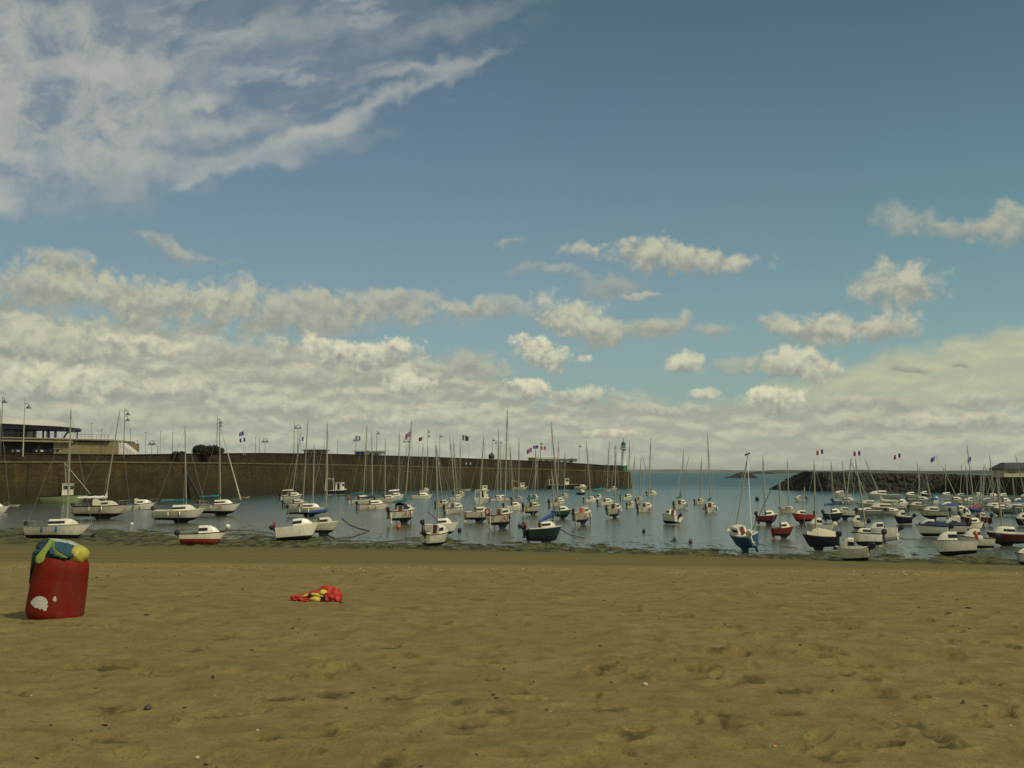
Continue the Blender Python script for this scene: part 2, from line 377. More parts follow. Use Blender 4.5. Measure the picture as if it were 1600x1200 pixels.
def make_ground():
    ys = [-60, -30, -15, -8, -4, -2, 0, 1, 2, 3]
    y = 3.4
    while y < 34: ys.append(y); y += max(.016, min(.14, .00042 * y * y + .004))
    while y < 130: ys.append(y); y += .2 + (y - 34) * .0022
    while y < 22000: ys.append(y); y *= 1.13
    ys = np.array(ys); nc = 900
    q = np.linspace(-1, 1, nc); s = q * .60 + np.sign(q) * np.maximum(np.abs(q) - .9, 0) ** 2 * 60
    wid = np.where(ys > 0, ys + 3.5, 3.5 + np.abs(ys) * .5)
    X = s[None, :] * wid[:, None]; Y = np.repeat(ys[:, None], nc, 1)
    Z = base_h(X, Y)
    dry = np.clip((34 - Y * (82 / shore(X))) / 6, 0, 1)
    Z += (fbm(X * .55, Y * .55, 3, 1) - .5) * .11 * np.clip(dry + .25, 0, 1) * (Y < 90)
    Z += (fbm(X * 1.9, Y * 2.6, 3, 2) - .5) * .050 * dry
    Z += (fbm(X * 6.5, Y * 8, 3, 3) - .5) * .018 * dry + (fbm(X * 22, Y * 24, 2, 4) - .5) * .006 * dry
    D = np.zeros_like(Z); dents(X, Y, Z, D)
    over = Y - shore(X)
    mud = np.clip((over + 5) / 8, 0, 1) * np.clip((70 - over) / 30, 0, 1)
    lft = np.clip((-X - 12) / 30, 0, 1)
    Z += mud * ((fbm(X * .55, Y * .34, 5, 5, .62) - .5) * .26 + (fbm(X * 1.3, Y * 2.0, 3, 6) - .5) * .05)
    Z += mud * lft * np.clip(1 - over / 38, 0, 1) * .165
    nr = len(ys); V = np.stack([X, Y, Z], -1).reshape(-1, 3)
    idx = np.arange(nr * nc).reshape(nr, nc)
    Fq = np.stack([idx[:-1, :-1], idx[:-1, 1:], idx[1:, 1:], idx[1:, :-1]], -1).reshape(-1, 4)
    me = bpy.data.meshes.new('beach'); me.vertices.add(len(V)); me.vertices.foreach_set('co', V.ravel())
    me.loops.add(Fq.size); me.loops.foreach_set('vertex_index', Fq.ravel())
    me.polygons.add(len(Fq)); me.polygons.foreach_set('loop_start', np.arange(len(Fq)) * 4)
    me.polygons.foreach_set('use_smooth', np.ones(len(Fq), bool)); me.update(); me.validate()
    da = me.attributes.new('dark_sand', 'FLOAT', 'POINT'); da.data.foreach_set('value', D.ravel().astype(np.float32))
    o = bpy.data.objects.new('beach', me); COL.objects.link(o); tag(o, kind='structure')
    m = bpy.data.materials.new('sand'); m.use_nodes = True; T = NT(m.node_tree); b = T.n['Principled BSDF']
    p = T.n.new('ShaderNodeNewGeometry').outputs['Position']; x, yy, z = T.xyz(p)
    big = T.noise(p, .5, 5, .6); mid = T.noise(p, 3.2, 6, .65); fin = T.noise(p, 60, 4, .75); gr = T.noise(p, 320, 2, .8)
    sand = T.mix(T.ramp(big, .3, .7), (.222, .169, .054), (.264, .205, .070))
    sand = T.mix(T.ramp(mid, .35, .75), sand, (.160, .115, .036))
    spk = T.noise(p, 14, 5, .8)
    sand = T.mix(T.ramp(spk, .54, .66, 0, .6), sand, (.115, .080, .034))
    sand = T.mix(T.ramp(fin, .52, .62, 0, .55), sand, (.110, .078, .034))
    sand = T.mix(T.ramp(gr, .62, .72, 0, .45), sand, (.44, .38, .22))
    sand = T.mix(T.ramp(gr, .26, .36, .45, 0), sand, (.10, .075, .04))
    # damp sand under the tide line, with faint bands along the shore
    sh = T.m('ADD', z, T.m('MULTIPLY', T.m('SUBTRACT', T.noise(T.vm('MULTIPLY', p, (.05, .3, 1)), 1.0, 4), .5), .5))
    at_ = T.n.new('ShaderNodeAttribute'); at_.attribute_name = 'dark_sand'
    sand = T.mix(T.m('MULTIPLY', at_.outputs['Fac'], .80), sand, (.060, .044, .018))  # footprints and scuffed hollows mixed towards a darker brown
    dark_sand = T.ramp(sh, -1.75, -1.35, 1, 0)
    band = T.noise(T.vm('MULTIPLY', p, (.02, .55, 3.5)), 1.0, 5, .65)
    wet = T.mix(T.ramp(band, .35, .65), (.118, .092, .024), (.160, .124, .034))
    wet = T.mix(T.ramp(sh, -4.2, -2.8, .7, 0), wet, (.096, .088, .024))
    c = T.mix(dark_sand, sand, wet)
    # weed and mud at the water's edge
    wd = T.noise(T.vm('MULTIPLY', p, (.6, .3, 1)), 1.0, 6, .7); wd2 = T.noise(T.vm('MULTIPLY', p, (1.8, .45, 1)), 1.0, 5, .75)
    mudm = T.ramp(T.m('ADD', z, T.m('MULTIPLY', T.m('SUBTRACT', wd, .5), .35)), -4.28, -4.05, 1, 0)
    weed = T.mix(T.ramp(wd2, .42, .58), (.016, .018, .006), (.125, .115, .036))
    weed = T.mix(T.ramp(wd, .5, .64, 0, .6), weed, (.075, .066, .026))
    c = T.mix(mudm, c, weed)
    T.put(b.inputs['Base Color'], c)
    T.put(b.inputs['Roughness'], T.m('SUBTRACT', T.m('SUBTRACT', .95, T.m('MULTIPLY', dark_sand, .12)), T.m('MULTIPLY', mudm, .18)))
    T.put(b.inputs['Specular IOR Level'], T.m('SUBTRACT', .16, T.m('MULTIPLY', mudm, .08)))
    bp = T.n.new('ShaderNodeBump'); bp.inputs['Strength'].default_value = .8; bp.inputs['Distance'].default_value = .018
    T.put(bp.inputs['Height'], T.m('ADD', T.m('MULTIPLY', T.noise(p, 26, 5, .7), 1.0), T.m('MULTIPLY', gr, .25))); T.l.new(bp.outputs[0], b.inputs['Normal'])
    me.materials.append(m)
    return X, Y, Z
GX, GY, GZ = make_ground()
def gz(x, y):
    i = min(max(int(np.searchsorted(GY[:, 0], y)), 1), len(GY) - 1); j = min(max(int(np.searchsorted(GX[i], x)), 1), GX.shape[1] - 1)
    return float(GZ[i, j])
def onsand(px, py):              # where the view ray through a pixel meets the beach
    r = ray(px, py); y = 4.
    while y < 110:
        x = r.x / r.y * y
        if CAMZ + r.z / r.y * y <= float(base_h(np.array(x), np.array(y))): break
        y += .05
    return Vector((x, y, gz(x, y)))

# ------------------------------------------------------------ water
def make_water():
    ys = [25]; 
    while ys[-1] < 20000: ys.append(ys[-1] * 1.25)
    mb = MB(); rings = [[(s * (y + 20), y, WL) for s in np.linspace(-1.6, 1.6, 17)] for y in ys]
    mb.loft(rings)
    m = bpy.data.materials.new('harbour water'); m.use_nodes = True; T = NT(m.node_tree); b = T.n['Principled BSDF']
    p = T.n.new('ShaderNodeNewGeometry').outputs['Position']; x, y, z = T.xyz(p)
    ax = T.m('ADD', y, T.m('MULTIPLY', x, .3))
    n = T.noise(T.vm('MULTIPLY', p, (.012, .05, 1)), 1.0, 5, .6); n2 = T.noise(T.vm('MULTIPLY', p, (.0012, .008, 1)), 1.0, 4, .6)
    c = T.mix(T.ramp(ax, 95, 260), (.070, .075, .046), (.026, .075, .064))
    c = T.mix(T.ramp(ax, 230, 600), c, (.012, .070, .066))
    c = T.mix(T.ramp(n, .35, .68, 0, .55), c, T.vm('SCALE', c, .55))
    c = T.mix(T.ramp(n2, .5, .66, 0, .5), c, (.09, .15, .13))
    T.put(b.inputs['Base Color'], c)
    T.put(b.inputs['Roughness'], T.ramp(ax, 90, 700, .16, .34)); b.inputs['IOR'].default_value = 1.33; b.inputs['Specular IOR Level'].default_value = .42
    bp = T.n.new('ShaderNodeBump'); T.put(bp.inputs['Strength'], T.ramp(ax, 85, 400, .55, 1.0)); bp.inputs['Distance'].default_value = .12
    w = T.m('ADD', T.noise(T.vm('MULTIPLY', p, (.5, 1.3, 1)), 1.2, 4, .6), T.m('MULTIPLY', T.noise(T.vm('MULTIPLY', p, (.12, .4, 1)), 1.0, 3, .6), 2.2))
    T.put(bp.inputs['Height'], w); T.l.new(bp.outputs[0], b.inputs['Normal'])
    tag(mb.build('sea', m), kind='structure')
make_water()

# ------------------------------------------------------------ boats
def hull(L, B, H, fk, mats, parent, z0, wlf=.33, over=.07, tuck=.8):
    n = 14; rings = []; sheer = []
    for i in range(n + 1):
        t = i / n
        b = B / 2 * (tuck + (1 - tuck) * sin(pi / 2 * min(t / .42, 1))) if t < .42 else B / 2 * max(.015, 1 - ((t - .42) / .58) ** 2.3)
        zs = H * (1 + .20 * t * t - .02 * sin(pi * t)); zk = H * (.10 * (1 - t) ** 2 + .82 * max(0, (t - .72) / .28) ** 2.2)
        wl = H * wlf
        lv = [zk, max(zk, zk + .4 * (wl - zk)), max(zk + .01, wl), max(zk + .02, wl + .03 * H), max(zk + .03, (wl + zs) / 2), zs - .09 * H, zs - .03 * H, zs]
        half = []
        for k, z in enumerate(lv):
            v = max(0, (z - zk) / (zs - zk)); yy = b * (v ** fk) if v > 0 else 0
            if k >= 6: yy += .012 * L / 6
            xx = -L / 2 + t * L - over * L * (t ** 3) * (1 - v) + (-.02 * L * (1 - v) * (1 - t) ** 4 * -1)
            half.append((xx, yy, z0 + z))
        ring = [(x, -yv, z) for x, yv, z in half[::-1]] + half[1:]
        rings.append(ring); sheer.append((t, half[-1][0], half[-1][1] - .012 * L / 6, z0 + zs))
    nk = len(rings[0])
    def mi(i, k):
        kk = abs(k + .5 - (nk - 1) / 2)       # 0 at the keel .. 6.5 at the sheer
        return 1 if kk < 2 else (2 if (kk > 5) else 0)
    mb = MB(); mb.loft(rings, mi)
    base = 0   # transom, split at the waterline
    c = len(mb.v); r0 = rings[0]
    for k in range(nk // 2):
        a, b2 = k, nk - 1 - k
        if b2 - 1 == a + 1: mb.f.append((a, a + 1, b2)); mb.m.append(1)
        elif b2 - 1 > a + 1: mb.f.append((a, a + 1, b2 - 1, b2)); mb.m.append(mi(0, k))
    mb.build('hull', mats, parent, 50)
    return sheer
def deck(sheer, m, parent, t0=.06, t1=.36, dep=.3, wd=.62):
    mb = MB(); rings = []
    S = []
    for i, s in enumerate(sheer):
        S.append(s)
    for (t, x, b, z) in S:
        d = dep if t0 < t < t1 else 0; zz = z - .035; w = wd * b
        rings.append([(x, -b, zz), (x, -w, zz + .02), (x, -w * .98, zz + .02 - d), (x, 0, zz + .03 - d), (x, w * .98, zz + .02 - d), (x, w, zz + .02), (x, b, zz)])
    mb.loft(rings, cap0=False)
    return mb.build('deck', m, parent)
def at_t(sheer, t):
    for a, b in zip(sheer, sheer[1:]):
        if a[0] <= t <= b[0]:
            k = (t - a[0]) / (b[0] - a[0]); return tuple(a[j] + (b[j] - a[j]) * k for j in range(1, 4))
    return sheer[-1][1:]
def cabin(sheer, t0, t1, h, m, parent, wf=.62, front=.35, win=True, door=None, name='cabin'):
    rings = []; N = 7
    for i in range(N + 1):
        u = i / N; t = t0 + (t1 - t0) * u; x, b, z = at_t(sheer, t)
        hh = h * (1 if u < 1 - front else max(.03, cos((u - 1 + front) / front * pi / 2) ** .7)); w = b * wf
        z -= .05
        rings.append([(x, -w, z), (x, -w * .90, z + hh * .8), (x, -w * .76, z + hh * .96), (x, 0, z + hh * 1.04), (x, w * .76, z + hh * .96), (x, w * .90, z + hh * .8), (x, w, z)])
    mb = MB(); mb.loft(rings, cap0=True, cap1=True); c = mb.build(name, m, parent, 35)
    if win:
        for s in (-1, 1):
            wmb = MB(); q = []
            for u in (.12, .35, .58) if front < .5 else (.1, .3, .45):
                k = int(u * N); r = rings[k] if s < 0 else [(x, y, z) for x, y, z in rings[k]]
                lo, hi = (Vector(rings[k][0]), Vector(rings[k][1])) if s < 0 else (Vector(rings[k][6]), Vector(rings[k][5]))
                off = Vector((0, s * .012, .004))
                q.append([lo + (hi - lo) * .38 + off, lo + (hi - lo) * .86 + off])
            wmb.loft(q if s > 0 else [r[::-1] for r in q]); wmb.build('window', GLS, c)
    if door:
        r = rings[0]; x = r[0][0] - .015; w = abs(r[1][1]) * .46; zb = r[0][2] - .06; zt = r[3][2] - .04
        MB().box((x, 0, (zb + zt) / 2), (.012, w, (zt - zb) / 2)).build('washboard', door, c)
    return c, rings
def outboard(x, y, z, s, parent, m=None, tilt=.0):
    m = m or BLK
    o = bpy.data.objects.new('outboard_motor', None)
    mb = MB(); rr = []
    for zz, a, b in ((0, .10, .08), (.06, .17, .12), (.25, .20, .13), (.38, .16, .11), (.42, .07, .06)):
        rr.append([(-.12 + a * cos(k * pi / 4) * 1.1, b * sin(k * pi / 4), zz) for k in range(8)])
    mb.loft(rr, closed=True, cap0=True, cap1=True)
    mb.box((-.10, 0, -.35), (.06, .035, .36)); mb.box((-.14, 0, -.52), (.14, .10, .012)); mb.path([(-.02, 0, -.66), (-.12, 0, -.66), (-.27, 0, -.66)], [.03, .055, .02], 8)
    for k in range(3):
        a = k * 2 * pi / 3; mb.add([(-.28, 0, -.66), (-.30, .12 * cos(a) - .03 * sin(a), -.66 + .12 * sin(a) + .03 * cos(a)), (-.27, .12 * cos(a) + .03 * sin(a), -.66 + .12 * sin(a) - .03 * cos(a))], [(0, 1, 2)])
    mb.box((.02, 0, -.12), (.07, .10, .14))
    o = mb.build('outboard_motor', m, parent, 40); o.location = (x, y, z); o.scale = (s, s, s); o.rotation_euler = (0, tilt, 0)
    return o
def ring(c, r, m, parent, name='life_ring', tilt=0.):
    mb = MB(); pts = [Vector((0, cos(a) * r, sin(a) * r)) for a in np.linspace(0, 2 * pi, 15)]
    mb.path(pts, r * .28, 6, cap=False); o = mb.build(name, m, parent, 60); o.location = c; return o

CRAFT = {'S': ('sailboat', 'sailboat'), 'M': ('motorboat', 'motorboat'), 'F': ('fishing_boat', 'fishing boat'), 'D': ('dinghy', 'dinghy')}
GROUPS = {'S': 'sailing boats moored in the harbour', 'M': 'motorboats moored in the harbour', 'F': 'fishing boats along the stone quay', 'D': 'small dinghies in the harbour'}
_br = random.Random(21)
def boat(k, x0, x1, yb, hd, label, hull_m=None, anti=None, mast=None, cover=None, heel=0, mf=.58, ob=True, legs=False, aft=True, door=None, stripe=None,
         keel=None, genoa=False, hood=None, life=None, pole=None, lk=1., flag=None, pitch=0, bow_up=0, cab=True, lowcab=False, gantry=None, group=None, tent=None, obm=None, hk=1., dist=None, wl=None):
    hull_m = hull_m or GEL; anti = anti or AFN
    cx = (x0 + x1) / 2; g = ong(cx, yb); d = g.y
    if dist: d = dist; g = at(cx, yb, d); g.z = WL
    ca, sa = abs(cos(R(hd))), abs(sin(R(hd)))
    W = (x1 - x0) * d / F * (1.22 if 25 < hd < 155 else 1.10); asp = {'S': .37, 'M': .38, 'F': .34, 'D': .42}[k]
    L = W / (ca + asp * sa) * lk; B = asp * L; H = (.15 * L + .48 if k != 'D' else .10 * L + .12) * hk
    if k == 'F': H = (.14 * L + .5) * hk
    rest = yb > 804
    far = d > 205
    kh = (min(.36, keel * .55) if keel > .3 else keel) if keel is not None else ((.28 if k == 'S' else .05) if rest else 0)
    off = Vector((0, 0, 0)) if rest else Vector((0, 0, -.30 * H))
    if kh == 0 and k == 'S' and not rest: off = Vector((0, 0, -.32 * H))
    # the hull bottom nearest the viewer is what the pixel row shows
    wd_ = qdepth(cx) if cx < 965 else 1e9
    if d > wd_ - 3: d2 = wd_ - 2.6; g = Vector((g.x * d2 / d, d2, WL)); d = d2
    root = empty(CRAFT[k][0], g + off + Vector((0, 0, -.03 if rest else 0)), (R(heel), R(-pitch), R(hd)), label, CRAFT[k][1], group or GROUPS[k])
    stripe = stripe or (hull_m if _br.random() < .5 or k == 'D' else _br.choice([NAV, BLU, MAR, GRY, WOOD, GRN]))
    if rest and not heel: root.rotation_euler.x = R(_br.uniform(-2.5, 2.5))
    if k == 'S':
        sh = hull(L, B, H, .46, [hull_m, anti, stripe], root, kh, wl or .33)
        deck(sh, DCK, root)
        c, rg = cabin(sh, .37, .80, .42 + .035 * L, hull_m if hull_m in (GEL, CRM, GRY) else GEL, root, .62, .4, True, door or WOOD)
        if rest:
            kl = L * .22; x = L * .04; mb = MB()
            mb.loft([[(x - kl * .6, -.02, 0), (x + kl * .4, -.02, 0), (x + kl * .4, .02, 0), (x - kl * .6, .02, 0)], [(x - kl * .8, -.09, kh + .12), (x + kl * .8, -.09, kh + .12), (x + kl * .8, .09, kh + .12), (x - kl * .8, .09, kh + .12)]], closed=True, cap0=True, cap1=True)
            mb.build('keel', anti, root)
        rd = MB(); xs = -L / 2 - .03
        rd.loft([[(xs - .02, -.025, kh * .4), (xs + .3, -.025, kh * .4), (xs + .3, .025, kh * .4), (xs - .02, .025, kh * .4)], [(xs - .10, -.025, kh + H * .85), (xs + .02, -.025, kh + H * .85), (xs + .02, .025, kh + H * .85), (xs - .10, .025, kh + H * .85)]], closed=True, cap0=True, cap1=True)
        rd.build('rudder', anti if not stripe else hull_m, root)
    elif k == 'M':
        sh = hull(L, B, H, .34, [hull_m, anti, stripe], root, kh, wl or .30, .10, .92)
        deck(sh, DCK, root, .04, .42 if not lowcab else .8, .35)
        if cab:
            ch = (.68 if L < 6 else .85) * (.55 if lowcab else 1)
            c, rg = cabin(sh, .40, .84, ch, GEL, root, .70, .62, True, door or GLS)
            # windscreen
            mb = MB(); r = rings_i = rg[2]; r2 = rg[5]
            mb.loft([[(p[0] + .01, p[1] * .9, p[2] + .015) for p in rg[3][2:5]], [(p[0] + .01, p[1] * .9, p[2] + .018) for p in rg[5][2:5]]]); mb.build('windscreen', GLS, c)
    elif k == 'F':
        sh = hull(L, B, H, .40, [hull_m, anti, stripe], root, kh, wl or .30, .09, .78)
        deck(sh, DCK, root, .05, .55, .35)
        x, b, z = at_t(sh, .62); mb = MB(); w = b * .62; hh = 1.55 * max(.75, L / 8)
        mb.loft([[(x - .75, -w, z - .1), (x + .65, -w, z - .1), (x + .65, w, z - .1), (x - .75, w, z - .1)], [(x - .70, -w * .94, z + hh), (x + .75, -w * .94, z + hh), (x + .75, w * .94, z + hh), (x - .70, w * .94, z + hh)]], closed=True, cap1=True)
        wh = mb.build('wheelhouse', GEL, root)
        MB().box((x + .02, 0, z + hh + .04), (.85, w * 1.05, .04)).build('roof', GEL, wh)
        for s in (-1, 1): MB().box((x + .05, s * w * .985, z + hh * .68), (.5, .03, hh * .16)).build('window', GLS, wh)
        MB().box((x - .735, 0, z + hh * .45), (.02, w * .35, hh * .42)).build('door', GLS, wh)
        for s in (-1, 1): MB().box((x + .735, s * w * .45, z + hh * .68), (.02, w * .36, hh * .16)).build('window', GLS, wh)
    else:
        sh = hull(L, B, H, .38, [hull_m, anti, stripe], root, kh, .2, .08, .85)
        deck(sh, DCK, root, .03, .86, H * .6, .8)
        for t in (.28, .6):
            x, b, z = at_t(sh, t); MB().box((x, 0, z - .08), (.12, b * .86, .02)).build('thwart', WOOD, root)
    xs, bs, zs = sh[0][1:]
    # rails
    if k in 'SM' and not far and L > 4:
        mb = MB(); pts = []
        for t in (.80, .88, .95, 1.0):
            x, b, z = at_t(sh, t); pts.append((x - .03, b * .9, z))
        lo = pts + [(x, -y, z) for x, y, z in pts[::-1]]
        up = [(x, y, z + .5) for x, y, z in lo]
        mb.path(up, .014, 5)
        for a, b in list(zip(lo, up))[::2]: mb.tube(a, b, .012, n=5)
        mb.build('pulpit', STL, root)
        mb = MB(); pts = [at_t(sh, t) for t in (.18, .08, 0)]
        lo = [(x + .04, b * .92, z) for x, b, z in pts]; lo = lo + [(x, -y, z) for x, y, z in lo[::-1]]; up = [(x, y, z + .45) for x, y, z in lo]
        if k == 'S':
            mb.path(up, .014, 5)
            for a, b in zip(lo, up): mb.tube(a, b, .012, n=5)
            mb.build('pushpit', STL, root)
    if ob and k != 'F':
        outboard(xs - .03, bs * .45 if k == 'S' else 0, zs - .02, (1.2 if k == 'S' else 1.4) if L > 4.4 else 1.05, root, obm, 0 if (k == 'S' or not rest) else -.55)
    Mi = (Matrix.Translation(root.location) @ root.rotation_euler.to_matrix().to_4x4()).inverted()
    M = Mi.inverted()
    if mast:
        tx, ty = mast[:2]; x, b, z = at_t(sh, mf); z += .22 if mf > .37 else 0
        bw = M @ Vector((x, 0, z)); tw = at(tx, ty, bw.y); top = Mi @ tw; bp = Vector((x, 0, z)); h = (top - bp).length
        r = (.080 if not far else .095) * (1 if h > 6 else .8)
        mb = MB(); mb.path([bp, bp + (top - bp) * .6, top], [r, r * .95, r * .6], 8)
        mm = mb.build('mast', ALD if (len(mast) > 2 and mast[2] == 'dark') else ALU, root, 60)
        ax = (top - bp).normalized()
        if h > 4:
            for fr in ((.55,) if h < 9 else (.42, .70)):
                c = bp + (top - bp) * fr
                MB().path([c + Vector((0, -.32, 0)) * (1.2 - fr * .4), c, c + Vector((0, .32, 0)) * (1.2 - fr * .4)], .018, 5).build('spreader', ALU, mm)
        MB().path([top, top + Vector((.0, 0, .35))], .012, 4).build('masthead_aerial', ALD, mm)
        bow = Vector(at_t(sh, 1.0)); bow.y = 0; st = Vector((xs, 0, zs))
        hi = bp + (top - bp) * .97
        rr = .012 if not far else .014
        if genoa: MB().path([bow + Vector((-.1, 0, .35)), (bow + hi) / 2, hi], [.10, .075, .03], 8).build('furled_genoa', COV['cream'], root, 60)
        else: MB().tube(bow, hi, rr, n=4).build('forestay', STL, root)
        if not far or h > 8:
            MB().tube(st, hi, rr, n=4).build('backstay', STL, root)
            for s in (-1, 1):
                sx, sb, sz = at_t(sh, mf - .03); sp = bp + (top - bp) * .55 + Vector((0, s * .36, 0))
                MB().path([(sx, s * sb, sz), sp, hi], rr, 4).build('shroud', STL, root)
        if cover:
            cn = cover if isinstance(cover, str) else cover[0]; droop = 0 if isinstance(cover, str) else cover[1]
            gz0 = bp + ax * (.75 if k == 'S' else .6); bl = min(h * .34, L * .5)
            e = gz0 + Vector((-bl, 0, -.02 + droop))
            MB().tube(gz0, e, .045, n=6).build('boom', ALU, root)
            mb = MB(); N = 10; pts = []; rs = []
            for i in range(N + 1):
                u = i / N; q = gz0 + (e - gz0) * u + Vector((.05 if i == 0 else 0, 0, .12 * (1 - u) + .02 * sin(u * 19)))
                pts.append(q); rs.append((.20 - .09 * u) * (1 + .10 * sin(u * 23)))
            pts.insert(0, gz0 + ax * .85); rs.insert(0, .09)
            mb.path(pts, rs, 8, sq=.7); mb.build('sail_cover', COV[cn], root, 60)
        if flag: MB().box((top.x, top.y, top.z + .12), (.02, .22, .06)).build('pennant', COV['navy'], root)
    if k in 'SM' and not far and L > 4.2:
        for t_, s in ((.30, -1), (.52, -1), (.40, 1)):
            x, b, z = at_t(sh, t_); b += .10
            MB().lathe([(.02, z - .62), (.09, z - .56), (.10, z - .35), (.08, z - .18), (.02, z - .10)], 8, c=(x, s * b)).build('fender', _br.choice([GEL, COV['blue'], COV['orange'], GEL]), root, 60)
    if legs and rest:
        for s in (-1, 1):
            x, b, z = at_t(sh, .5); MB().tube((x, s * (b + .06), z - .1), (x, s * (b + .10), -.02), .045, .04, 6).build('support_leg', AFN, root)
    if hood:
        x, b, z = at_t(sh, .40); mb = MB(); rr = []
        for u in np.linspace(0, 1, 6):
            w = b * .66; h = (.36 + .55 * sin(pi / 2 * (1 - u) ** .8 + .2)); rr.append([(x - .35 + u * 1.0, -w, z + .1), (x - .35 + u * 1.0, -w * .9, z + h * .85), (x - .35 + u, 0, z + h), (x - .35 + u, w * .9, z + h * .85), (x - .35 + u, w, z + .1)])
        mb.loft(rr); mb.build('spray_hood', COV[hood], root, 60)
    if tent:
        mb = MB(); rr = []
        for t in np.linspace(.04, .86, 7):
            x, b, z = at_t(sh, t); h = .62 * sin(pi * min(1, (t + .35)) * .5) * (1.0 if t < .7 else .4)
            rr.append([(x, -b * 1.02, z + .02), (x, -b * .5, z + h * .75), (x, 0, z + h), (x, b * .5, z + h * .75), (x, b * 1.02, z + .02)])
        mb.loft(rr, cap0=True, cap1=True); mb.build('cockpit_tent', COV[tent], root, 60)
    if gantry:
        mb = MB(); x, b, z = at_t(sh, .06); hh = gantry
        mb.path([(x, -b * .9, z), (x - .1, -b * .75, z + hh), (x - .1, b * .75, z + hh), (x, b * .9, z)], .07, 6)
        mb.path([(x - .1, -b * .4, z + hh), (x + 1.6, -b * .35, z + hh * .9)], .04, 6); mb.path([(x - .1, b * .4, z + hh), (x + 1.6, b * .35, z + hh * .9)], .04, 6)
        mb.build('gantry', GEL, root)
    if life: ring((xs - .02, bs * .5, zs + .3), .28, COV[life], root)
    if pole:
        (ax_, ay_), (bx_, by_) = pole; wy = root.location.y
        MB().tube(Mi @ at(ax_, ay_, wy), Mi @ at(bx_, by_, wy), .035, n=6).build('spar', ALD, root)
    return root

# ------------------------------------------------------------ quay with its two levels
QP = [(-420, 797, 719, 700), (-60, 790, 720, 706), (50, 787, 720.5, 707.5), (150, 784.5, 720.5, 709.5), (250, 782, 721.5, 710.5), (350, 777, 722.5, 709), (450, 772.5, 724, 708), (560, 769, 726, 709.5), (700, 765.5, 729.5, 714), (830, 763.5, 732, 719), (900, 763, 734, 722.5), (962, 762.5, 736, 726.5), (980, 762.2, 736.4, 727)]
def qpt(px, py): return ong(px, py)
QB = [qpt(a, b) for a, b, c, d in QP]
def qi(px, col):
    xs = [q[0] for q in QP]; return float(np.interp(px, xs, [q[col] for q in QP]))
def qdepth(px): return float(np.interp(px, [q[0] for q in QP], [b.y for b in QB]))
def stone(name, base, scale, dark=.5, algae=True, bw=1.1, bh=.42):
    m = bpy.data.materials.new(name); m.use_nodes = True; T = NT(m.node_tree); b = T.n['Principled BSDF']
    uv = T.n.new('ShaderNodeTexCoord').outputs['UV']; p = T.n.new('ShaderNodeNewGeometry').outputs['Position']; z = T.xyz(p)[2]
    br = T.n.new('ShaderNodeTexBrick'); T.put(br.inputs['Vector'], T.vm('ADD', uv, T.vm('SCALE', T.noisec(uv, .8), .14)))
    br.inputs['Scale'].default_value = 1; br.inputs['Brick Width'].default_value = bw; br.inputs['Row Height'].default_value = bh
    br.inputs['Mortar Size'].default_value = .035; br.inputs['Mortar Smooth'].default_value = .4; br.inputs['Bias'].default_value = -.1
    T.put(br.inputs['Color1'], base); T.put(br.inputs['Color2'], tuple(v * .42 for v in base)); T.put(br.inputs['Mortar'], tuple(v * .25 for v in base))
    n = T.noise(T.vm('MULTIPLY', uv, (.12, .5, 1)), 1.0, 6, .7); n2 = T.noise(T.vm('MULTIPLY', uv, (1.2, .12, 1)), .6, 5, .7)
    c = T.mix(T.ramp(n, .38, .68, 0, .8), br.outputs[0], tuple(v * .38 for v in base))
    c = T.mix(T.ramp(n2, .45, .72, 0, .6), c, (base[0] * 1.25, base[1] * 1.1, base[2] * .85))
    if algae:
        k = T.m('ADD', z, T.m('MULTIPLY', T.m('SUBTRACT', n2, .5), 2.4))
        c = T.mix(T.ramp(k, -3.6, 1.2, .80, 0), c, (.030, .027, .012))
    T.put(b.inputs['Base Color'], c); b.inputs['Roughness'].default_value = .9; b.inputs['Specular IOR Level'].default_value = .2
    bp = T.n.new('ShaderNodeBump'); bp.inputs['Distance'].default_value = .08; T.put(bp.inputs['Height'], T.m('ADD', T.xyz(br.outputs[0])[0], T.m('MULTIPLY', T.noise(uv, 3, 4, .7), .3))); T.l.new(bp.outputs[0], b.inputs['Normal'])
    return m
STONE = stone('granite quay', (.080, .058, .020), 1)
STONE2 = stone('granite parapet', (.048, .037, .015), 1, algae=False)
COPE = mat('worn coping', (.105, .095, .036), .9, .25, .6, bump=.2)
QUAYTOP = mat('quay paving', (.22, .19, .12), .9, .2, .4)
SANDST = mat('ochre render', (.24, .20, .085), .9, .12, .5, dirt=.3)
def strip(name, rows, m, parent=None, uvs=True):
    """rows: list of polylines (same length); a sheet between them with lengthwise uv in metres"""
    n = len(rows[0]); vs = [tuple(p) for r in rows for p in r]; fs = []; us = []
    arc = [0]
    for a, b in zip(rows[0], rows[0][1:]): arc.append(arc[-1] + (Vector(b) - Vector(a)).length)
    hs = [0]
    for a, b in zip(rows, rows[1:]): hs.append(hs[-1] + (Vector(b[0]) - Vector(a[0])).length)
    for i in range(len(rows) - 1):
        for k in range(n - 1):
            fs.append((i * n + k, i * n + k + 1, (i + 1) * n + k + 1, (i + 1) * n + k)); us += [(arc[k], hs[i]), (arc[k + 1], hs[i]), (arc[k + 1], hs[i + 1]), (arc[k], hs[i + 1])]
    me = bpy.data.meshes.new(name); me.from_pydata(vs, [], fs); me.materials.append(m)
    uv = me.uv_layers.new(name='UVMap'); uv.data.foreach_set('uv', np.array(us, dtype=float).ravel()); me.update()
    o = bpy.data.objects.new(name, me); COL.objects.link(o)
    if parent: o.parent = parent
    return o
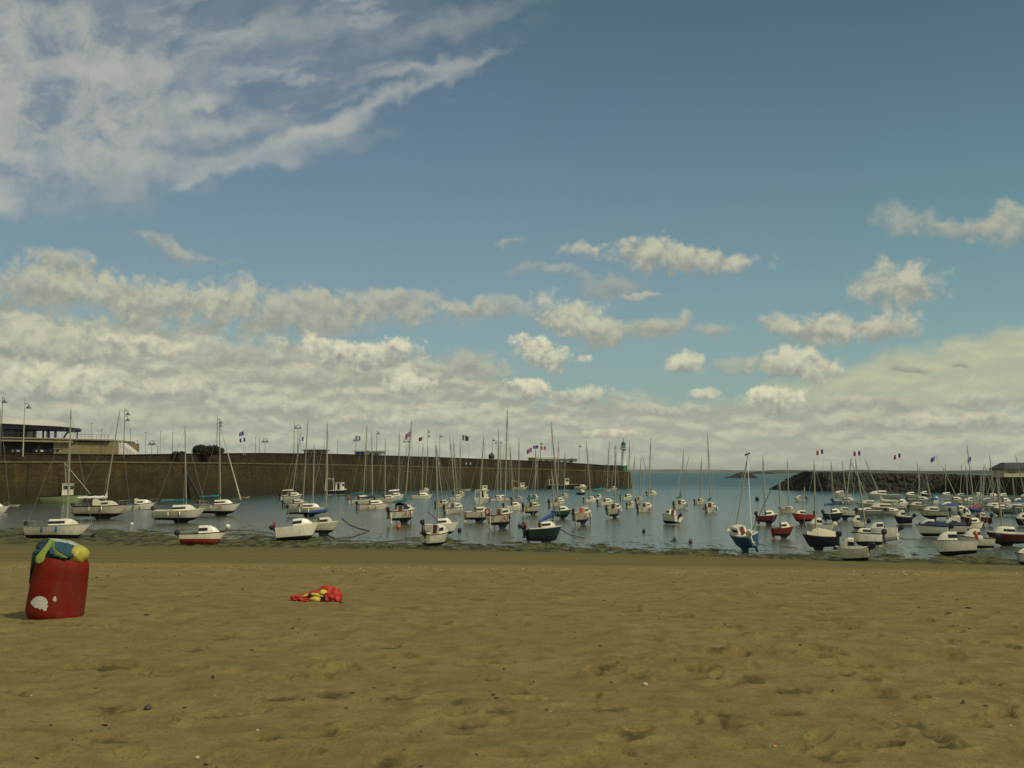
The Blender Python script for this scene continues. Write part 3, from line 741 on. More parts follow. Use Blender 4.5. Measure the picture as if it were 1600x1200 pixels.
def normals(P):
    N = []
    for i in range(len(P)):
        d = (P[min(i + 1, len(P) - 1)] - P[max(i - 1, 0)]); d.z = 0; d.normalize(); N.append(Vector((-d.y, d.x, 0)))
    return N
# resample densely
def resamp():
    out = []
    pxs = list(np.arange(-420, 972, 12)) + [980]
    for px in pxs:
        b = ong(px, qi(px, 1)); zw = at(px, qi(px, 2), b.y).z; zt = at(px, qi(px, 3), b.y + 7).z; out.append((b, zw, zt))
    return out
QR = resamp(); QPts = [q[0] for q in QR]; QN = normals(QPts)
def offl(o, z): return [Vector((p.x + n.x * o, p.y + n.y * o, (z if not callable(z) else z(i)))) for i, (p, n) in enumerate(zip(QPts, QN))]
q = empty('quay_wall', QPts[40], label='long brown stone harbour quay with a raised seaward parapet', cat='quay wall'); inv = q.location
def rel(l): return [p - inv for p in l]
wz = lambda i: QR[i][1]; tz = lambda i: QR[i][2]
strip('wall_face', [rel(offl(-.9, -7.)), rel(offl(.0, lambda i: wz(i) - .35))], STONE, q)
strip('coping', [rel(offl(-.0, lambda i: wz(i) - .35)), rel(offl(-.18, lambda i: wz(i) - .34)), rel(offl(-.18, wz)), rel(offl(.6, wz))], COPE, q)
strip('walkway', [rel(offl(.6, wz)), rel(offl(7.0, wz))], QUAYTOP, q)
def ext(l):
    dd = (l[-1] - l[-2]).normalized() * 8.6; e_ = l[-1] + dd; e_.z = l[-1].z; return l + [e_]
strip('parapet', [ext(rel(offl(7.0, wz))), ext(rel(offl(7.15, lambda i: tz(i) - .2))), ext(rel(offl(7.0, lambda i: tz(i) - .2))), ext(rel(offl(7.0, tz))), ext(rel(offl(8.6, tz))), ext(rel(offl(8.7, -7.)))], STONE2, q)
strip('back_ground', [rel(offl(8.65, lambda i: wz(i))), rel(offl(24, lambda i: wz(i))), rel(offl(24.5, -7.))], QUAYTOP, q)
# rounded pier head
E = QPts[-1]; en = QN[-1]; zw, zt = QR[-1][1], QR[-1][2]
mb = MB(); c0 = E + en * 5.0; rings = []
ang0 = atan2(-en.y, -en.x)
for rr_, z in ((5.95, -7.), (5.05, zw - .35)):
    rings.append([Vector((c0.x + rr_ * cos(ang0 + a), c0.y + rr_ * sin(ang0 + a), z)) - inv for a in np.linspace(0, pi * 1.1, 16)])
head = strip('pier_head', rings, STONE, q)
mb = MB(); mb.loft([[Vector((c0.x + r2 * cos(ang0 + a), c0.y + r2 * sin(ang0 + a), z)) - inv for a in np.linspace(0, pi * 1.1, 16)] for r2, z in ((5.05, zw - .35), (5.25, zw - .34), (5.25, zw), (.2, zw))])
mb.build('head_paving', COPE, q)
a7 = ext(rel(offl(7.0, wz)))[-1]; b7 = ext(rel(offl(8.6, wz)))[-1]
mb = MB(); mb.add([(a7.x, a7.y, -8), (b7.x, b7.y, -8), (b7.x, b7.y, zt - inv.z), (a7.x, a7.y, zt - inv.z)], [(0, 1, 2, 3)]); mb.build('parapet_end', STONE2, q)
mb = MB(); mb.add([(a7.x, a7.y, zw - inv.z - .02), (a7.x, a7.y, -7.), (b7.x, b7.y, -7.), (b7.x, b7.y, zw - inv.z - .02)], [(0, 1, 2, 3)])
mb.loft([[rel([QPts[-1]])[0] + en * k + Vector((0, 0, zw - inv.z - QPts[-1].z * 0 + inv.z * 0 - (QPts[-1] - inv).z)) for k in (5., 8.6)], [Vector((a7.x, a7.y, zw - inv.z)), Vector((b7.x, b7.y, zw - inv.z))]]); mb.build('head_ground', QUAYTOP, q)
# vertical ladder recesses, dark buttress and the stairs in the wall
IRON = mat('rusty iron', (.035, .024, .016), .8, .3, 3)
for px in (42, 385, 432, 634, 742, 848, 930):
    d = qdepth(px); b = ong(px, qi(px, 1)); zz = float(at(px, qi(px, 2), d).z)
    t = empty('quay_ladder', (b.x, b.y - .95, WL), label={42: 'dark iron ladder at the far left of the wall by the green fishing boat', 385: 'dark iron ladder on the quay wall beside the orange dinghy', 432: 'dark iron ladder on the quay wall left of the cream sail', 634: 'dark iron ladder on the quay wall behind the bright white furled sail',
              742: 'dark iron ladder on the quay wall right of the small dinghy tied to the wall', 848: 'dark iron ladder on the quay wall left of the dark green fishing boat', 930: 'dark iron ladder on the quay wall nearest the lighthouse'}[px], cat='ladder', group='iron ladders down the quay wall')
    mb = MB(); H_ = zz - WL
    for s in (-.22, .22): mb.tube((s, 0, -.5), (s, .75, H_ + .1), .045, n=5)
    for i in range(int(H_ / .35)): mb.tube((-.22, .75 * (i * .35) / H_ * .97, i * .35), (.22, .75 * (i * .35) / H_ * .97, i * .35), .025, n=4)
    mb.build('ladder_frame', IRON, t)
t = empty('quay_gangway', ong(281, 780) + Vector((0, -1.6, 0)), label='dark steep gangway slanting down the quay wall behind the sailboats', cat='gangway')
d = t.location.y; A = at(283, 724, d) - t.location; Bq = at(313, 779, d) - t.location
mb = MB(); 
for s in (0, .9): mb.path([A + Vector((0, s, 0)), Bq + Vector((0, s, 0))], .16, 4)
for i in range(22):
    p = A + (Bq - A) * (i / 21); mb.box((p.x, p.y + .45, p.z - .15), (.28, .45, .22))
mb.build('steps', IRON, t)

# ------------------------------------------------------------ lighthouse
WHT = mat('white masonry paint', (.70, .66, .58), .7, .06, 1, dirt=.25); LGN = mat('green lantern paint', (.012, .11, .085), .4, .15, 1); LGB = mat('green base paint', (.02, .13, .05), .6, .2, 1)
dL = E.y + 1.5; bL = at(974.5, 736, dL); Lz = bL.z; px1 = dL / F
lh = empty('lighthouse', bL, label='small white lighthouse with a green lantern at the end of the quay', cat='lighthouse')
h = 8.6 * px1
MB().lathe([(4.6 * px1, 0), (4.6 * px1, h)], 20).build('base', LGB, lh, 40)
zt_ = at(974.5, 701, dL).z - Lz
MB().lathe([(4.0 * px1, h + .003), (3.8 * px1, h + .5), (3.6 * px1, h + 1.2), (3.1 * px1, zt_ - .5), (3.6 * px1, zt_ - .35), (5.0 * px1, zt_ - .05)], 20).build('tower', WHT, lh, 40)
MB().lathe([(6.0 * px1, zt_ - .05), (6.2 * px1, zt_), (6.2 * px1, zt_ + .18), (6.0 * px1, zt_ + .2)], 20).build('gallery', WHT, lh, 40)
mb = MB()
for a in np.linspace(0, 2 * pi, 13)[:-1]: mb.tube((6 * px1 * cos(a), 6 * px1 * sin(a), zt_ + .2), (6 * px1 * cos(a), 6 * px1 * sin(a), zt_ + 1.1), .04, n=4)
mb.path([(6 * px1 * cos(a), 6 * px1 * sin(a), zt_ + 1.1) for a in np.linspace(0, 2 * pi, 25)], .045, 4, cap=False); mb.path([(6 * px1 * cos(a), 6 * px1 * sin(a), zt_ + .65) for a in np.linspace(0, 2 * pi, 25)], .03, 4, cap=False)
mb.build('railing', WHT, lh)
z1 = at(974.5, 691.5, dL).z - Lz; z2 = at(974.5, 686.5, dL).z - Lz
ln = MB().lathe([(3.3 * px1, zt_ + .2), (3.3 * px1, z1 - .5), (3.35 * px1, z1 - .48)], 16).build('lantern', LGN, lh, 40)
MB().lathe([(3.5 * px1, z1 - .45), (3.5 * px1, z1 - .25), (2.6 * px1, z1 + .1), (1.0 * px1, z1 + .4), (.35 * px1, z1 + .55), (.12, z2 + .3)], 16).build('dome', LGN, ln, 40)
mb = MB()
for a in np.linspace(0, 2 * pi, 9)[:-1]: mb.box((3.32 * px1 * cos(a), 3.32 * px1 * sin(a), (zt_ + z1) / 2), (.10, .03, .45), rz=a + pi / 2)
mb.build('pane', GLS, ln)

# ------------------------------------------------------------ street lamps, flagpoles and bare poles behind the quay
LMP = mat('lamp post paint', (.05, .052, .05), .5, .1, 2); PALEP = mat('pale lamp post paint', (.42, .40, .28), .5, .1, 2)
def lamp(px, py, heads, label, off=9.5, arm=9, r=.07, m=None, name='street_lamp', base=None):
    d = qdepth(px) + off; z0 = at(px, base or qi(px, 3) + 2, d); z0.z -= .5; top = at(px, py, d); Hh = top.z - z0.z; t = empty(name, z0, label=label, cat='street lamp', group='street lamps along the quay')
    MB().path([(0, 0, 0), (0, 0, Hh * .5), (0, 0, Hh)], [r * 1.25, r, r * .7], 8).build('pole', m or LMP, t, 60)
    a = arm * d / F
    for s, dz in heads:
        mb = MB(); zz = Hh - dz * d / F; mb.path([(0, 0, zz), (s * a * .6, 0, zz + .12), (s * a, 0, zz + .02), (s * a, 0, zz - .3)], .045, 5); mb.build('arm', LMP, t)
        MB().lathe([(.10, zz - .28), (.16, zz - .5), (.48, zz - .78), (.50, zz - .88), (.1, zz - .9)], 12, c=(s * a, 0)).build('lamp_shade', LMP, t, 40)
    return t
lamp(36, 620, [(1, 11)], 'tall pale street lamp with a hanging shade before the white canopied terrace', off=2.5, arm=6, m=PALEP, r=.10, base=709)
lamp(1, 620, [(1, 2)], 'street lamp cut by the left edge of the picture', off=2.5, arm=3)
lamp(193, 638, [(1, 4), (1, 13)], 'tall dark street lamp with two shades at the end of the ochre ramp', off=2.5, arm=5)
lamp(338.5, 648, [(1, 8), (1, 13)], 'dark street lamp rising behind the sailboats with a furled genoa', arm=5)
lamp(459, 658, [(1, 7)], 'taller street lamp of the close pair left of the flat shed', arm=3)
lamp(465, 663, [(-1, 2), (1, 2)], 'two armed street lamp of the close pair left of the flat shed', arm=3.5)
lamp(588.5, 673, [(1, 1)], 'street lamp with one short arm right of the low white building', arm=2.5)
lamp(687, 678, [(1, 1)], 'street lamp with one short arm left of the black and white flags', arm=2.5)
lamp(769, 684, [(1, 1)], 'street lamp right beside the small dome on the parapet', arm=2.5)
lamp(844.5, 690, [(1, 1)], 'street lamp above the red flag of three flags', arm=2)
lamp(905, 694, [(1, 1)], 'street lamp right of the long low pavilion', arm=2)
lamp(960.5, 696, [(1, 1)], 'last street lamp before the lighthouse', arm=2)
lamp(237, 688, [(-1, 1), (1, 1)], 'thin two armed lamp among bare poles left of the bushes', off=16, arm=3, r=.05)
lamp(414, 685, [(-1, 1), (1, 1)], 'thin two armed lamp right of the two blue flags', off=16, arm=3, r=.05)
lamp(556, 684, [(-1, 1), (1, 1)], 'thin two armed lamp above the low white building', off=16, arm=2.5, r=.05)
lamp(634.5, 686, [(-1, 1), (1, 1)], 'thin two armed lamp under the tall mast with the pink flag', off=16, arm=3, r=.05)
lamp(779, 688, [(-1, 1), (1, 1)], 'thin two armed lamp at the mast right of the small dome', off=16, arm=4, r=.05)
lamp(668, 670, [(1, 2), (1, 9)], 'tall thin lamp with two small heads right of the pink flag', arm=2, r=.05)
def bare_pole(px, py, label, off=14, r=.07, m=None):
    d = qdepth(px) + off; z0 = at(px, qi(px, 3) + 2, d); z0.z -= .6; H_ = at(px, py, d).z - z0.z
    t = empty('bare_pole', z0, label=label, cat='pole', group='bare poles behind the parapet')
    MB().path([(0, 0, 0), (0, 0, H_)], [r, r * .6], 6).build('shaft', m or LMP, t, 60); MB().box((0, 0, H_ + .05), (.12, .12, .06)).build('cap', m or LMP, t)
for px, py, l in [(203, 671, 'bare pole just right of the lamp with two shades, taller one'), (214, 689, 'short bare pole right of the lamp with two shades'), (227, 676, 'bare pole left of the thin two armed lamp'), (250, 675, 'tall bare pole right of the thin two armed lamp'), (269, 677, 'bare pole nearest the left side of the bushes'),
                  (246, 698, 'very short bare pole between the two tall ones left of the bushes'), (399, 684, 'bare pole right of the two blue flags'), (405, 687, 'slightly shorter pole next to the lamp right of the blue flags'), (527.5, 690, 'bare pole between the flat shed and the low white building'), (507, 692, 'bare pole at the right end of the flat shed'),
                  (142, 662, 'thin pole above the end of the terrace railing'), (158, 671, 'thin pole above the ochre ramp, middle one'), (639, 690, 'short thin pole behind the mast with the pink flag'), (723, 698, 'short thin pole left of the black and white flags'), (757, 695, 'short pole left of the small dome'), (927, 700, 'thin pole between the long pavilion and the lighthouse')]:
    bare_pole(px, py, l, r=.045 if 'thin' in l else .065)
FB = mat('flag blue', (.03, .04, .22), .8, .1, 2); FW = mat('flag white', (.62, .60, .55), .8, .05, 2); FR = mat('flag red', (.34, .05, .10), .8, .1, 2); FK = mat('flag black', (.02, .02, .02), .8); FP = mat('flag faded violet', (.16, .13, .30), .8)
def flag(px, py, w, h, bands, d, zb, label, side=-1, group='flags flying along the harbour', lean=.0, polew=.05):
    """w, h in px of the photograph; the pole stands at px, the flag blows to the left"""
    t0 = at(px, zb, d); tp = at(px, py - h, d); H_ = tp.z - t0.z; t = empty('flagpole', t0, label=label, cat='flag', group=group)
    MB().path([(0, 0, 0), (0, 0, H_ + .2)], [polew, polew * .6], 6).build('pole', PALEP, t, 60)
    W_, Hh = w * d / F, h * d / F; mb = MB(); n = 12; rings = []
    for i in range(n + 1):
        u = i / n; rings.append([(side * u * W_, .16 * W_ * sin(u * 5.5 + v * 1.3) * u, H_ - Hh * v + .10 * Hh * sin(u * 6) * u - lean * u * Hh) for v in (0, .33, .66, 1)])
    nb = len(bands); mb.loft(rings, lambda i, k: min(nb - 1, int(i / n * nb))); mb.build('flag', bands, t, 60)
FRN = [FB, FW, FR]
flag(380, 680, 7, 6, [FB, FP], qdepth(380) + 12, 712, 'upper dark blue flag right of the bushes on the quay', -1, lean=.3)
flag(383, 690, 9, 6, [FB, FW, FB], qdepth(380) + 13, 712, 'lower blue and white flag right of the bushes on the quay', -1, lean=.2)
flag(555, 688, 8, 7, [FP, FW, FP], qdepth(555) + 12, 712, 'faded pale flag above the low white building on the quay', 1)
flag(642, 681, 9, 8, [FP, FR], qdepth(640) + 12, 716, 'faded pink flag behind the tall mast left of centre', -1, lean=.7)
flag(654, 690, 8, 6, [FK, FR, FW], qdepth(655) + 12, 716, 'small dark and red flag right of the pink one', 1, lean=-.4)
flag(720, 688, 9, 8, [FW, FK, FW, FK], qdepth(722) + 12, 720, 'black and white flag above the middle of the quay, left one', 1)
flag(732, 689, 6, 7, [FK, mat('flag green', (.03, .14, .06), .8)], qdepth(733) + 12, 720, 'dark green flag right beside the black and white one', -1)
flag(831, 706, 8, 7, [FP, FR], qdepth(830) + 12, 724, 'violet drooping flag, left of three above the long pavilion', -1, lean=.5)
flag(841, 701, 8, 5, [FB, FP], qdepth(840) + 12, 724, 'dark blue flag, middle of three above the long pavilion', -1)
flag(845, 703, 8, 6, [FR, FW, FR], qdepth(850) + 12, 724, 'red and white flag, right of three above the long pavilion', 1)
flag(474, 689, 6, 6, [FB, FW], qdepth(473) + 12, 712, 'blue flag beside the mast left of the flat shed', -1)

# ------------------------------------------------------------ buildings on the quay
def place(px0, px1, pyt, pyb, d):
    a = at(px0, pyb, d); b = at(px1, pyt, d); return a, b.x - a.x, b.z - a.z
def shed(px0, px1, pyt, pyb, label, wm, rm, wins, off=17, dep=7, name='quay_shed', split=None):
    d = qdepth((px0 + px1) / 2) + off; a, w, h = place(px0, px1, pyt, pyb, d); t = empty(name, a - Vector((0, 0, 1.5)), label=label, cat='building'); h += 1.5
    MB().box((w / 2, dep / 2, h / 2), (w / 2, dep / 2, h / 2)).build('wall', wm, t)
    MB().box((w / 2, dep / 2 - .1, h + .16), (w / 2 + .5, dep / 2 + .6, .15)).build('roof', rm, t)
    for u in wins: 
        f = MB().box((w * u, -.03, h - .9), (.75, .03, .45)).build('window', WHT, t); MB().box((w * u, -.05, h - .9), (.65, .03, .36)).build('pane', GLS, f)
    if split: MB().box((w * split / 2, -.04, h * .55), (w * split / 2, .035, h * .43)).build('blue_shutter', BLU, t)
    return t
DKR = mat('dark flat roof', (.06, .055, .05), .8, .1, 1)
shed(475, 505, 704, 712, 'flat shed with ochre wall and dark roof on the quay', SANDST, DKR, (.2, .5, .8))
shed(554, 597, 705.5, 712, 'low white building with a blue grey left half on the quay', WHT, mat('pale roof', (.45, .45, .42), .8), (.6, .8), name='quay_building', split=.34)
t = shed(838, 902, 717, 725, 'long low white pavilion on the quay left of the lighthouse', WHT, WHT, (.1, .25, .4, .55, .7, .85), name='quay_pavilion')
shed(826, 872, 715, 719, 'thin roofed upper storey block behind the long pavilion', SANDST, WHT, (.3, .6), off=27, name='quay_building')
d = qdepth(768) + 14; a = at(768, 717, d); t = empty('domed_kiosk', a, label='tiny dark domed kiosk on the parapet in the middle of the quay', cat='kiosk')
MB().lathe([(1.0, 0), (1.0, .9), (1.15, .95)], 12).build('wall', STONE2, t, 40); MB().lathe([(1.15, .95), (.95, 1.5), (.5, 1.9), (.12, 2.05), (.05, 2.6)], 12).build('roof', DKR, t, 40)

# terrace building on the left
PUR = mat('violet fascia', (.045, .035, .085), .6, .2, 1); CANV = mat('white roof membrane', (.50, .48, .40), .6, .05, .3)
dT = qdepth(190) + 12; T0 = at(0, 720, dT); t = empty('terrace_restaurant', (T0.x, dT, T0.z), label='two storey harbour terrace with a white vaulted canopy roof at the left', cat='building')
def X_(px): return at(px, 700, dT).x - T0.x
def Z_(py): return at(50, py, dT).z - T0.z
mb = MB(); rings = []
for u in np.linspace(0, 1, 14):
    px = -90 + 186 * u; hh = (Z_(652) - Z_(664.5)) * (1 - max(0, (px - 40) / 56) ** 2.2) if px > 40 else (Z_(652) - Z_(664.5))
    zz = Z_(661.5 + 5.0 * max(0, px) / 95); rings.append([(X_(px), y, zz + max(.02, hh) * sin(pi * v) ** .6) for v, y in zip(np.linspace(0, 1, 9), np.linspace(-.6, 14, 9))])
mb.loft(rings, cap0=True, cap1=True).build('canopy_roof', CANV, t, 50)
mb = MB(); zc = lambda px: Z_(661.7 + 5.0 * max(0, px) / 95)
mb.loft([[(X_(-90), 0, zc(-90) - .75), (X_(-90), 0, zc(-90) - .01), (X_(-90), 13, zc(-90) - .01), (X_(-90), 13, zc(-90) - .75)], [(X_(88), 0, zc(88) - .75), (X_(88), 0, zc(88) - .01), (X_(88), 13, zc(88) - .01), (X_(88), 13, zc(88) - .75)]], closed=True, cap0=True, cap1=True)
mb.build('fascia', PUR, t)
for px in (-60, -30, 0, 16, 26, 38, 53, 62, 72, 79, 84):
    MB().box((X_(px), .4 + (px % 3) * 2, (Z_(682) + zc(px)) / 2 - .3), (.16, .16, (zc(px) - Z_(682)) / 2 - .1)).build('column', PUR, t)
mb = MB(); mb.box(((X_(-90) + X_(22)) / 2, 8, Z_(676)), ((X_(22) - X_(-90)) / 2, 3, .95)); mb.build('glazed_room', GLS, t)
OCH = mat('pale terrace edge', (.28, .25, .13), .8, .1, 1)
def slab(p0, p1, ya, yb_, yc, yd, y0, y1, m, name):
    return MB().loft([[(X_(p0), y0, Z_(yb_)), (X_(p0), y0, Z_(ya)), (X_(p0), y1, Z_(ya)), (X_(p0), y1, Z_(yb_))], [(X_(p1), y0, Z_(yd)), (X_(p1), y0, Z_(yc)), (X_(p1), y1, Z_(yc)), (X_(p1), y1, Z_(yd))]], closed=True, cap0=True, cap1=True).build(name, m, t)
slab(-90, 176, 680.5, 682.5, 687, 689, -2.2, 14, OCH, 'terrace_slab')
slab(-90, 176, 682.6, 685.2, 689.1, 691.2, -1.9, 14, PUR, 'slab_band')
slab(-90, 120, 685.4, 687.4, 689.4, 692.0, -2.3, -1.7, OCH, 'lower_edge')
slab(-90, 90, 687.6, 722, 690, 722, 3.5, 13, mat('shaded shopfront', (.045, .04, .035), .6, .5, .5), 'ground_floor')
slab(88, 188, 691.3, 722, 691.3, 722, -1.5, 12, SANDST, 'ramp_wall')
for i, px in enumerate((-50, -22, 12, 40, 66)):
    MB().box((X_(px), -1.6, (Z_(687.5) + Z_(706)) / 2), (.2, .2, (Z_(687.5) - Z_(708)) / 2)).build('pier', STONE2, t)
mb = MB()
for px in range(-84, 178, 6):
    zz = Z_(680.5 + 6.4 * (px + 90) / 266); mb.tube((X_(px), -2.0, zz), (X_(px), -2.0, zz + .95), .03, n=4)
mb.path([(X_(-86), -2, Z_(680.5) + .95), (X_(176), -2, Z_(687) + .95)], .035, 4); mb.path([(X_(-86), -2, Z_(680.5) + .5), (X_(176), -2, Z_(687) + .5)], .02, 4)
mb.build('railing', LMP, t)
# parasol like awning shapes at the end of the terrace
mb = MB(); 
mb.path([(X_(96), 1, Z_(684)), (X_(101), 1, Z_(676)), (X_(107), 1, Z_(673.5)), (X_(112), 1, Z_(674))], .22, 5); mb.path([(X_(113), 1, Z_(674)), (X_(121), 1, Z_(671)), (X_(123), 1, Z_(673))], .35, 5); mb.tube((X_(117), 1, Z_(685)), (X_(117), 1, Z_(672)), .15, n=5)
mb.build('awning_frame', PUR, t)
# stairs with a railing at the ramp end
mb = MB()
for i in range(9): 
    px = 188 + i * 3.0; mb.box((X_(px + 1.5), 1, (Z_(692 + i * 2.2) + Z_(722)) / 2), ((X_(3) - X_(0)) / 2, 2, (Z_(692 + i * 2.2) - Z_(722)) / 2))
mb.build('steps', WHT, t)
mb = MB(); mb.path([(X_(188), -1.2, Z_(686)), (X_(213), -1.2, Z_(706))], .05, 5)
for i in range(6): px = 188 + i * 5; mb.tube((X_(px), -1.2, Z_(686 + i * 4)), (X_(px), -1.2, Z_(693 + i * 4)), .04, n=4)
mb.build('stair_rail', WHT, t)

# parked cars under the terrace
def car(px, py, m, label, w=11.5):
    d = qdepth(px) + 10.5; a = at(px, py, d); L = w * d / F; c = empty('parked_car', a, label=label, cat='car', group='cars parked behind the quay parapet')
    mb = MB(); prof = [(-.5, .14), (-.49, .42), (-.40, .50), (-.24, .53), (-.12, .74), (.14, .76), (.30, .56), (.44, .48), (.5, .34), (.49, .14)]
    rr = [[(x * L, y, z * L * .42 + .1) for x, z in prof] for y in (-.85, -.8, .8, .85)]
    rr = [[(x * L, -.82, z * L * .44) for x, z in prof], [(x * L, .82, z * L * .44) for x, z in prof]]
    mb.loft(rr, closed=True, cap0=True, cap1=True); mb.build('body', m, c, 30)
    for s in (-.835, .835): MB().add([(-.22 * L, s, .235 * L), (-.12 * L, s, .31 * L), (.13 * L, s, .318 * L), (.26 * L, s, .24 * L)], [(0, 1, 2, 3)]).build('window', GLS, c)
    for s in (-.3, .3):
        for y in (-.78, .78):
            w_ = MB().path([(s * L, y - .1, .32), (s * L, y + .1, .32)], .32, 14).build('wheel', BLK, c, 40)
car(23, 706.5, mat('silver car paint', (.45, .45, .42), .3), 'silver car parked under the terrace, far left'); car(60, 706.5, WHT, 'white car parked under the terrace'); car(75, 706.5, mat('dark car paint', (.03, .03, .04), .3), 'dark car parked under the terrace right of the white one'); car(89, 706.5, mat('yellow car paint', (.45, .36, .10), .3), 'yellowish car parked under the terrace nearest the ramp')

# ------------------------------------------------------------ bushes on the quay
def foliage(name, label, px0, px1, pyt, pyb, off, n, seed):
    d = qdepth((px0 + px1) / 2) + off; a, w, h = place(px0, px1, pyt, pyb, d); t = empty(name, a + Vector((w / 2, 0, 0)), label=label, cat='bush'); rg = np.random.default_rng(seed)
    mb = MB(); mt = MB()
    cl = [(rg.uniform(-.42, .42) * w, rg.uniform(-1.5, 1.5), rg.uniform(.15, .72) * h) for _ in range(22)]
    for _ in range(n):
        c = cl[rg.integers(len(cl))]; r = rg.normal(0, 1, 3); r /= np.linalg.norm(r); r *= rg.uniform(.5, 1.0) * h * .30
        p = Vector((c[0] + r[0] * 1.3, c[1] + r[1], min(max(c[2] + r[2], .05), h))); e1 = Vector(rg.normal(0, 1, 3)).normalized() * .15; e2 = Vector(rg.normal(0, 1, 3)).normalized() * .15
        mb.add([p - e1, p + e2, p + e1, p - e2], [(0, 1, 2, 3)])
    for c in cl[:8]: mt.path([(0, 0, -1), (c[0] * .4, c[1] * .5, c[2] * .4), (c[0] * .8, c[1], c[2])], [.12, .08, .03], 5)
    mb.build('foliage', mat('dark bush leaves', (.028, .032, .018), .7, .5, 2), t); mt.build('stem', WOOD, t)
foliage('bush', 'large rounded dark bush rising above the quay parapet', 300, 349, 694.5, 712, 10, 6500, 1)
foliage('bush', 'small low bush left of the large one on the parapet', 272, 292, 704, 713, 10, 900, 2)

# ------------------------------------------------------------ people on the quay
def person(px, py, shirt, legs, label, hpx=6.5, d=None, grp='people walking on the quay'):
    d = d or qdepth(px) + 3; g = at(px, py, d); s = hpx * d / F / 1.72; s = min(max(s, .95), 1.1)
    me = bpy.data.meshes.new('person'); J = [((0, 0, .92), .15), ((0, 0, 1.15), .14), ((0, 0, 1.38), .16), ((0, 0, 1.50), .06), ((0, .01, 1.60), .10), ((0, .01, 1.70), .08), ((-.09, 0, .86), .10), ((-.11, .06, .48), .075), ((-.12, .0, .08), .05), ((-.12, -.14, .03), .045),
             ((.09, 0, .86), .10), ((.12, -.10, .48), .075), ((.13, .10, .08), .05), ((.13, -.03, .03), .045), ((-.21, 0, 1.40), .06), ((-.27, .03, 1.12), .045), ((-.28, -.08, .88), .035), ((.21, 0, 1.40), .06), ((.27, -.03, 1.12), .045), ((.28, .10, .88), .035)]
    Ed = [(0, 1), (1, 2), (2, 3), (3, 4), (4, 5), (0, 6), (6, 7), (7, 8), (8, 9), (0, 10), (10, 11), (11, 12), (12, 13), (2, 14), (14, 15), (15, 16), (2, 17), (17, 18), (18, 19)]
    me.from_pydata([j[0] for j in J], Ed, []); o = bpy.data.objects.new('person', me); COL.objects.link(o); o.location = g; o.scale = (s, s, s)
    sk = o.modifiers.new('skin', 'SKIN'); 
    if not me.skin_vertices: me.skin_vertices.new()
    for v, j in zip(me.skin_vertices[0].data, J): v.radius = (j[1], j[1] * .8)
    me.skin_vertices[0].data[0].use_root = True
    o.modifiers.new('sub', 'SUBSURF').levels = 1
    m = bpy.data.materials.new('clothed figure'); m.use_nodes = True; T = NT(m.node_tree); z = T.xyz(T.n.new('ShaderNodeTexCoord').outputs['Object'])[2]
    c = T.mix(T.ramp(z, .90, .92, 0, 1), legs, shirt); c = T.mix(T.ramp(z, 1.46, 1.48), c, (.38, .22, .14)); c = T.mix(T.ramp(z, 1.63, 1.66), c, (.05, .03, .02))
    T.put(T.n['Principled BSDF'].inputs['Base Color'], c); T.n['Principled BSDF'].inputs['Roughness'].default_value = .8; me.materials.append(m)
    tag(o, label, 'person', grp); return o
person(728.5, 729.6, (.6, .6, .55), (.03, .03, .04), 'person in a pale top walking on the quay, left of the pair'); person(735, 729.8, (.62, .58, .55), (.02, .02, .02), 'person in a white top and dark trousers, right of the pair on the quay')
person(686, 728.8, (.42, .38, .25), (.35, .3, .2), 'person in beige standing alone on the quay'); person(775, 731, (.05, .05, .06), (.05, .05, .05), 'person in dark clothes on the quay below the domed kiosk')

